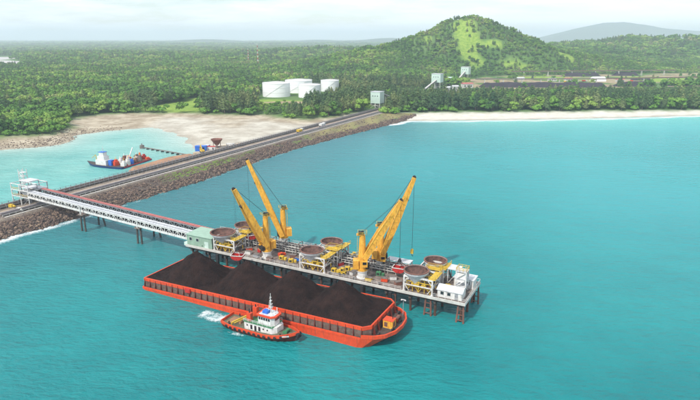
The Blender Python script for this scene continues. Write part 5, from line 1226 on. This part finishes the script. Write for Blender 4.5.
def truck(x, y, z, rz, cl, label, s=1.0, cat='truck'):
    t = thing('dump_truck', (x, y, z), rz, label, cat, 'trucks on the causeway and in the yard'); t.scale = (s, s, s)
    m = MB(); m.box(-3.6, 3.2, -.9, .9, .7, 1.0); m.build('chassis', M['dark'], t)
    m = MB(); m.box(1.6, 3.4, -1.15, 1.15, 1.0, 3.0); c_ = m.build('cab', M['white'], t); m = MB(); m.box(3.402, 3.45, -.95, .95, 1.9, 2.7); m.box(2.1, 3.0, -1.2, -1.152, 1.9, 2.7); m.build('window', M['glass'], c_)
    m = MB(); m.prism([(-3.6, -1.2), (1.3, -1.2), (1.3, 1.2), (-3.6, 1.2)], 1.0, 2.7, [(-3.9, -1.35), (1.4, -1.35), (1.4, 1.35), (-3.9, 1.35)]); m.build('tipper_body', M[cl], t)
    for a in (-2.9, -1.6, 2.5):
        for b_ in (-1.2, .85): m = MB(); m.tube((a, b_, .5), (a, b_ + .35, .5), .52, n=12); m.build('wheel', M['dark'], t)
q = J(-117, 330, 4.63); truck(*q, JA + R(90), 'white', 'white dump truck on the causeway road near the wooded end', 1.15)
q = J(-117.2, 291, 4.63); truck(*q, JA + R(90), 'yel2', 'dump truck with white cab and yellow body on the causeway road', 1.1)
q = J(-135.8, 218, 2.6); truck(*q, JA + R(20), 'white', 'white truck parked beside the inverted-cone hopper on the sand pad', .9)
for i, (x, y, cl, lb) in enumerate([(455, 1108, 'red', 'dump truck with red body left of the white fabric shelter'), (412, 1092, 'yel2', 'dump truck with yellow body in the yard between pale sheds'), (545, 1108, 'orange', 'dump truck with orange body in the right half of the yard')]):
    truck(x, y, 3.4, i * .9, cl, lb, 1.2)

# ---- tanks
def tank(x, y, r, h, label):
    t = thing('storage_tank', (x, y, 3.3), 0, label, 'storage tank', 'white storage tanks')
    m = MB(); m.lathe([(r, 0), (r, h)], 48); m.build('shell', M['tank'], t, True)
    m = MB(); m.lathe([(r + .15, h - .25), (r + .15, h + .02), (0, h + r * .10)], 48); m.build('roof', M['tank'], t)
    m = MB()
    for z in (h * .33, h * .66, h - .6): m.lathe([(r + .01, z), (r + .14, z), (r + .14, z + .2), (r + .01, z + .2)], 48)
    m.build('wind_girder', M['white'], t)
    m = MB(); n = 24
    for i in range(n):
        a0 = -2.4 + i * 1.5 / n; a1 = a0 + 1.5 / n; m.beam(((r + .4) * math.cos(a0), (r + .4) * math.sin(a0), h * i / n), ((r + .4) * math.cos(a1), (r + .4) * math.sin(a1), h * (i + 1) / n), .35, .08)
    m.build('spiral_stair', M['white'], t)
    m = MB(); pts_ = [((r - .2) * math.cos(a), (r - .2) * math.sin(a), h + .05) for a in np.linspace(0, 6.283, 25)]; rail(m, pts_, 1.1, 3, .1); m.build('roof_rail', M['white'], t)
TL = ['white storage tank at the left of the group, nearest the mudflat wood', 'biggest white storage tank, at the back in the middle of the group', 'low front white tank partly behind trees, right of the open gap', 'white storage tank at the right of the group behind dark trees']
for (x, y, r, h), lb in zip(TANKS, TL): tank(x, y, r, h, lb)

# ---- lattice masts
def lattice(x, y, h, label):
    z = float(ground_z(x, y)); t = thing('radio_mast', (x, y, z), .3, label, 'radio mast', 'radio masts above the far wood'); n = 12
    for k in range(n):
        m = MB(); z0, z1 = h * k / n, h * (k + 1) / n; w0, w1 = 3.4 * (1 - k / n * .8), 3.4 * (1 - (k + 1) / n * .8)
        for a, b_ in ((-1, -1), (1, -1), (1, 1), (-1, 1)): m.beam((a * w0 / 2, b_ * w0 / 2, z0), (a * w1 / 2, b_ * w1 / 2, z1), .45)
        for a in (-1, 1): m.beam((-w0 / 2, a * w0 / 2, z0), (w1 / 2, a * w1 / 2, z1), .3); m.beam((a * w0 / 2, -w0 / 2, z0), (a * w1 / 2, w1 / 2, z1), .3)
        m.build('mast_section', M['white' if k % 2 else 'red'], t)
lattice(-262, 1640, 66, 'taller red and white lattice radio mast over the wood left of the hill'); lattice(-310, 1760, 50, 'shorter red and white lattice radio mast left of the taller one')

# ------------------------------------------------------------------ lagoon craft and soil spit equipment
A_, B_ = np.array([-183.0, 378.5]), np.array([-152.5, 366.5]); dA = A_ - B_; L_ = np.hypot(*dA); rz = math.atan2(dA[1], dA[0])
wb = thing('workboat', ((A_ + B_)[0] / 2, (A_ + B_)[1] / 2 + 3.5, 0), rz, 'blue-bowed workboat with tall white bridge moored in the pale lagoon', 'workboat')
h2 = L_ / 2
def lring(L0, L1, bw, pw): h = hull_outline(L0, L1, bw, pw=pw); return [(x, -w) for x, w in h] + [(x, w) for x, w in reversed(h[:-1])]
m = MB(); hull_mesh(m, [lring(-h2 + 1, h2 - 3, 2.8, 2), lring(-h2, h2, 3.9, 2.4)], [lambda x: -1.2, lambda x: 1.5 + 1.5 * max(0, (x - 4) / 12) ** 2])
m.f = [f for f in m.f]; m.build('hull', M['navy'], wb)
m = MB(); m.box(-h2 + .6, 1, -4.0, -3.7, .1, 2.2); m.build('side_band', M['orange'], wb)
m = MB(); m.prism(lring(-h2, h2, 3.8, 2.4), lambda x, y: 1.3 + 1.5 * max(0, (x - 4) / 12) ** 2, lambda x, y: 1.45 + 1.5 * max(0, (x - 4) / 12) ** 2); m.build('deck', M['deck'], wb)
m = MB(); m.box(-3, 6, -2.7, 2.7, 1.4, 5); m.build('deckhouse', M['white'], wb)
m = MB(); m.box(-1.5, 4.5, -2.2, 2.2, 5, 7.6); w_ = m.build('upper_house', M['white'], wb); m = MB(); m.box(-1.2, 4.2, -2.26, -2.202, 6.1, 7.0); m.box(4.502, 4.56, -1.9, 1.9, 6.1, 7.0); m.build('window', M['glass'], w_)
m = MB(); m.box(-.5, 3.2, -1.7, 1.7, 7.6, 10.2); b2 = m.build('bridge', M['white'], wb); m = MB(); m.box(-.3, 3.0, -1.76, -1.702, 8.7, 9.6); m.box(3.202, 3.26, -1.4, 1.4, 8.7, 9.6); m.build('window', M['glass'], b2)
m = MB(); m.box(-.8, 3.5, -1.95, 1.95, 10.2, 10.45); m.build('bridge_roof', M['blue'], wb); m = MB(); m.tube((1, 0, 10.45), (1, 0, 14.5), .16, .08, 6); m.beam((1, -1, 12.4), (1, 1, 12.4), .12); m.build('mast', M['white'], wb)
m = MB(); m.box(-6.5, -4, -1.4, 1.4, 1.4, 5.2); m.build('funnel', M['blue'], wb)
m = MB(); m.beam((7, 0, 2), (9, -1, 7.5), .35); m.beam((9, -1, 7.5), (13, -1.5, 5), .25); m.build('deck_crane', M['yel2'], wb)
C_ = np.array([-143.5, 395.5]); dB = C_ - B_; rz2 = math.atan2(dB[1], dB[0]); LB = np.hypot(*dB)
pw_ = thing('equipment_pontoon', ((B_ + C_)[0] / 2 - 6.5, (B_ + C_)[1] / 2 + 5, 0), rz2, 'flat blue and red pontoon crowded with gear, moored behind the lagoon workboat', 'pontoon')
m = MB(); m.box(-LB / 2, LB / 2, -6.5, 6.5, -1, 1.1); m.build('hull', M['navy'], pw_); m = MB(); m.box(-LB / 2 + .1, LB / 2 - .1, -6.66, -6.503, .55, 1.25); m.build('side_band', M['red'], pw_); m = MB(); m.box(-LB / 2 + .3, LB / 2 - .3, -6.2, 6.2, 1.1, 1.13); m.build('deck', M['rust'], pw_)
rr_ = random.Random(5); ca_, sa_ = math.cos(rz2), math.sin(rz2); px0, py0 = pw_.location[0], pw_.location[1]
SLOT = [('row nearest the causeway', -4.6), ('second row from the causeway', -1.6), ('second row from the lagoon', 1.6), ('row on the lagoon side', 4.6)]
PCOL = [('white', 'white'), ('red', 'red'), ('rust', 'brown'), ('white', 'pale'), ('orange', 'orange'), ('steel', 'dark'), ('blue', 'blue')]
ends = ['at the workboat end', 'second from the workboat end', 'third from the workboat end', 'in the middle', 'third from the far end', 'second from the far end', 'at the far end']
for i in range(7):
    for j, (rw, yy) in enumerate(SLOT):
        if rr_.random() < .18: continue
        cn, cw_ = PCOL[(i * 3 + j * 2 + (i * j) % 4) % 7]; xx = -LB / 2 + 2.4 + i * (LB - 4.8) / 6; hh = rr_.uniform(1.2, 4.6) * (1 if i in (0, 6) else 1.15); w_ = rr_.uniform(1.1, 1.9); d_ = rr_.uniform(.8, 1.4)
        t = thing('cargo_box', (px0 + xx * ca_ - yy * sa_, py0 + xx * sa_ + yy * ca_, 1.13), rz2 + rr_.uniform(-.4, .4), '%s cargo on the pontoon, %s, %s' % (cw_, rw, ends[i]), 'cargo', 'cargo on the pontoon')
        m = MB(); m.box(-w_, w_, -d_, d_, 0, hh * .7); m.box(-w_ * .5, w_ * .7, -d_ * .6, d_ * .6, hh * .7, hh); m.build('body', M[cn], t)
        m = MB(); m.beam((-w_ * .6, 0, hh * .5), (w_ * rr_.uniform(-.5, 1.6), d_ * .5, hh * 1.35), .22); m.build('bar', M['white' if j % 2 else 'yel2'], t)
t = thing('mobile_crane', (px0 - 2, py0 + 3, 1.13), rz2, 'small crane with short raised white jib among the containers on the pontoon', 'crane')
m = MB(); m.box(-2, 2, -1.4, 1.4, 0, 1.2); m.build('base', M['dark'], t); m = MB(); m.box(-1.6, 1.2, -1.2, 1.2, 1.2, 3); m.build('cab', M['orange'], t); m = MB(); m.beam((.5, 0, 3), (5, 0, 9), .5); m.build('jib', M['white'], t)

# floating discharge pipe
p0, p1 = Vector(J(-148, 182, .9)), Vector(J(-203, 190, .5)); t = thing('discharge_pipe', p0, 0, 'long thin dark pipe on floats reaching out from the sand pad into the lagoon', 'pipe')
m = MB(); m.tube((0, 0, .6), p1 - p0 + Vector((0, 0, .6)), .42, n=8); m.build('pipe', M['steel'], t)
for k in range(9): q = (p1 - p0) * ((k + .8) / 9); m = MB(); m.tube(q + Vector((-.9, -.6, -.3)), q + Vector((.9, .6, -.3)), .55, n=8); m.build('float', M['dark'], t)
m = MB(); q = p1 - p0; m.tube(q + Vector((0, 0, -.8)), q + Vector((0, 0, 2.2)), 1.9, 1.7, 14); m.tube(q + Vector((0, 0, 2.2)), q + Vector((0, 0, 3.6)), .3, n=6); m.build('end_buoy', M['steel'], t)
def zpad(u, v): return 2.6
def box_container(u, v, w, d, h, cl, lb, rz=0, roof=None):
    t = jthing('site_cabin', u, v, 2.6, lb, 'cabin', 'site cabins on the sand pad'); t.rotation_euler[2] = JA + rz
    m = MB(); m.box(-w / 2, w / 2, -d / 2, d / 2, 0, h); m.build('body', M[cl], t); m = MB(); m.box(-w / 2 - .15, w / 2 + .15, -d / 2 - .15, d / 2 + .15, h, h + .2); m.build('roof', M[roof or cl], t)
    m = MB(); m.box(w * .2, w * .36, -d / 2 - .06, -d / 2 - .003, .2, h * .8); m.build('door', M['glass'], t)
box_container(-145.2, 194, 8, 4.5, 3.6, 'blue', 'blue site cabin on the sand pad beside the lagoon', .6); box_container(-146, 202, 3.4, 4, 3.0, 'blue', 'smaller blue cabin just behind the bigger blue one', .3, 'roofw')
box_container(-140.5, 200.5, 6, 3, 2.6, 'white', 'white cabin with red roof between the blue cabins and the cone hopper', .4, 'red')
t = jthing('excavator', -139, 188.5, 2.6, 'yellow excavator with folded arm at the edge of the sand pad by the orange soil', 'excavator'); t.rotation_euler[2] = JA + 2.6
for y in (-1.3, .8): m = MB(); m.box(-2.2, 2.2, y, y + .6, 0, .9); m.build('track', M['dark'], t)
m = MB(); m.box(-2.2, 1.5, -1.3, 1.3, 1.1, 2.3); m.tube((0, 0, .8), (0, 0, 1.1), .8, n=12); m.build('house', M['yel2'], t); m = MB(); m.box(.1, 1.6, .3, 1.3, 2.3, 3.3); c_ = m.build('cab', M['yel2'], t); m = MB(); m.box(1.602, 1.65, .45, 1.15, 2.4, 3.2); m.build('window', M['glass'], c_)
m = MB(); m.beam((1.4, -.3, 2), (4.4, -.3, 5.2), .5, .7); m.build('arm', M['yel2'], t); m = MB(); m.beam((4.4, -.3, 5.2), (6.6, -.3, 2.6), .35, .5); m.build('stick', M['yel2'], t); m = MB(); m.prism([(6, -.9), (7.2, -.9), (7.2, .3), (6, .3)], 1.5, 2.6); m.build('bucket', M['steel'], t)
t = jthing('cone_hopper', -142.6, 209.5, 2.6, 'rusty inverted-cone hopper on legs beside the white truck on the sand pad', 'hopper')
m = MB(); m.lathe([(1.3, 2.2), (4.3, 6.2), (4.5, 6.9), (4.3, 6.9), (1.0, 2.6)], 20); m.build('cone', M['rust'], t)
for a in range(4): m = MB(); x, y = 2.6 * math.cos(a * 1.571 + .78), 2.6 * math.sin(a * 1.571 + .78); m.beam((x * 1.1, y * 1.1, 0), (x, y, 4.4), .35); m.build('leg', M['rust'], t)
m = MB(); m.box(-2, 2, -1.2, 1.2, 0, 1.3); m.build('feeder', M['steel'], t)

# ------------------------------------------------------------------ haze
hz = MB(); hz.box(-31000, 31000, -1400, 31000, -6.4, 400)
hm = bpy.data.materials.new('haze_air'); hm.use_nodes = True; nt = hm.node_tree; nt.nodes.clear()
mo = N(nt, 'ShaderNodeOutputMaterial'); pv = N(nt, 'ShaderNodeVolumePrincipled'); pv.inputs['Color'].default_value = (0.80, 0.89, 1.0, 1); pv.inputs['Density'].default_value = 0.000118; pv.inputs['Anisotropy'].default_value = 0.0
links(nt, pv.outputs[0], mo.inputs['Volume'])
tag(hz.build('haze', hm), 'pale blue haze thickening toward the horizon', 'haze', kind='stuff')
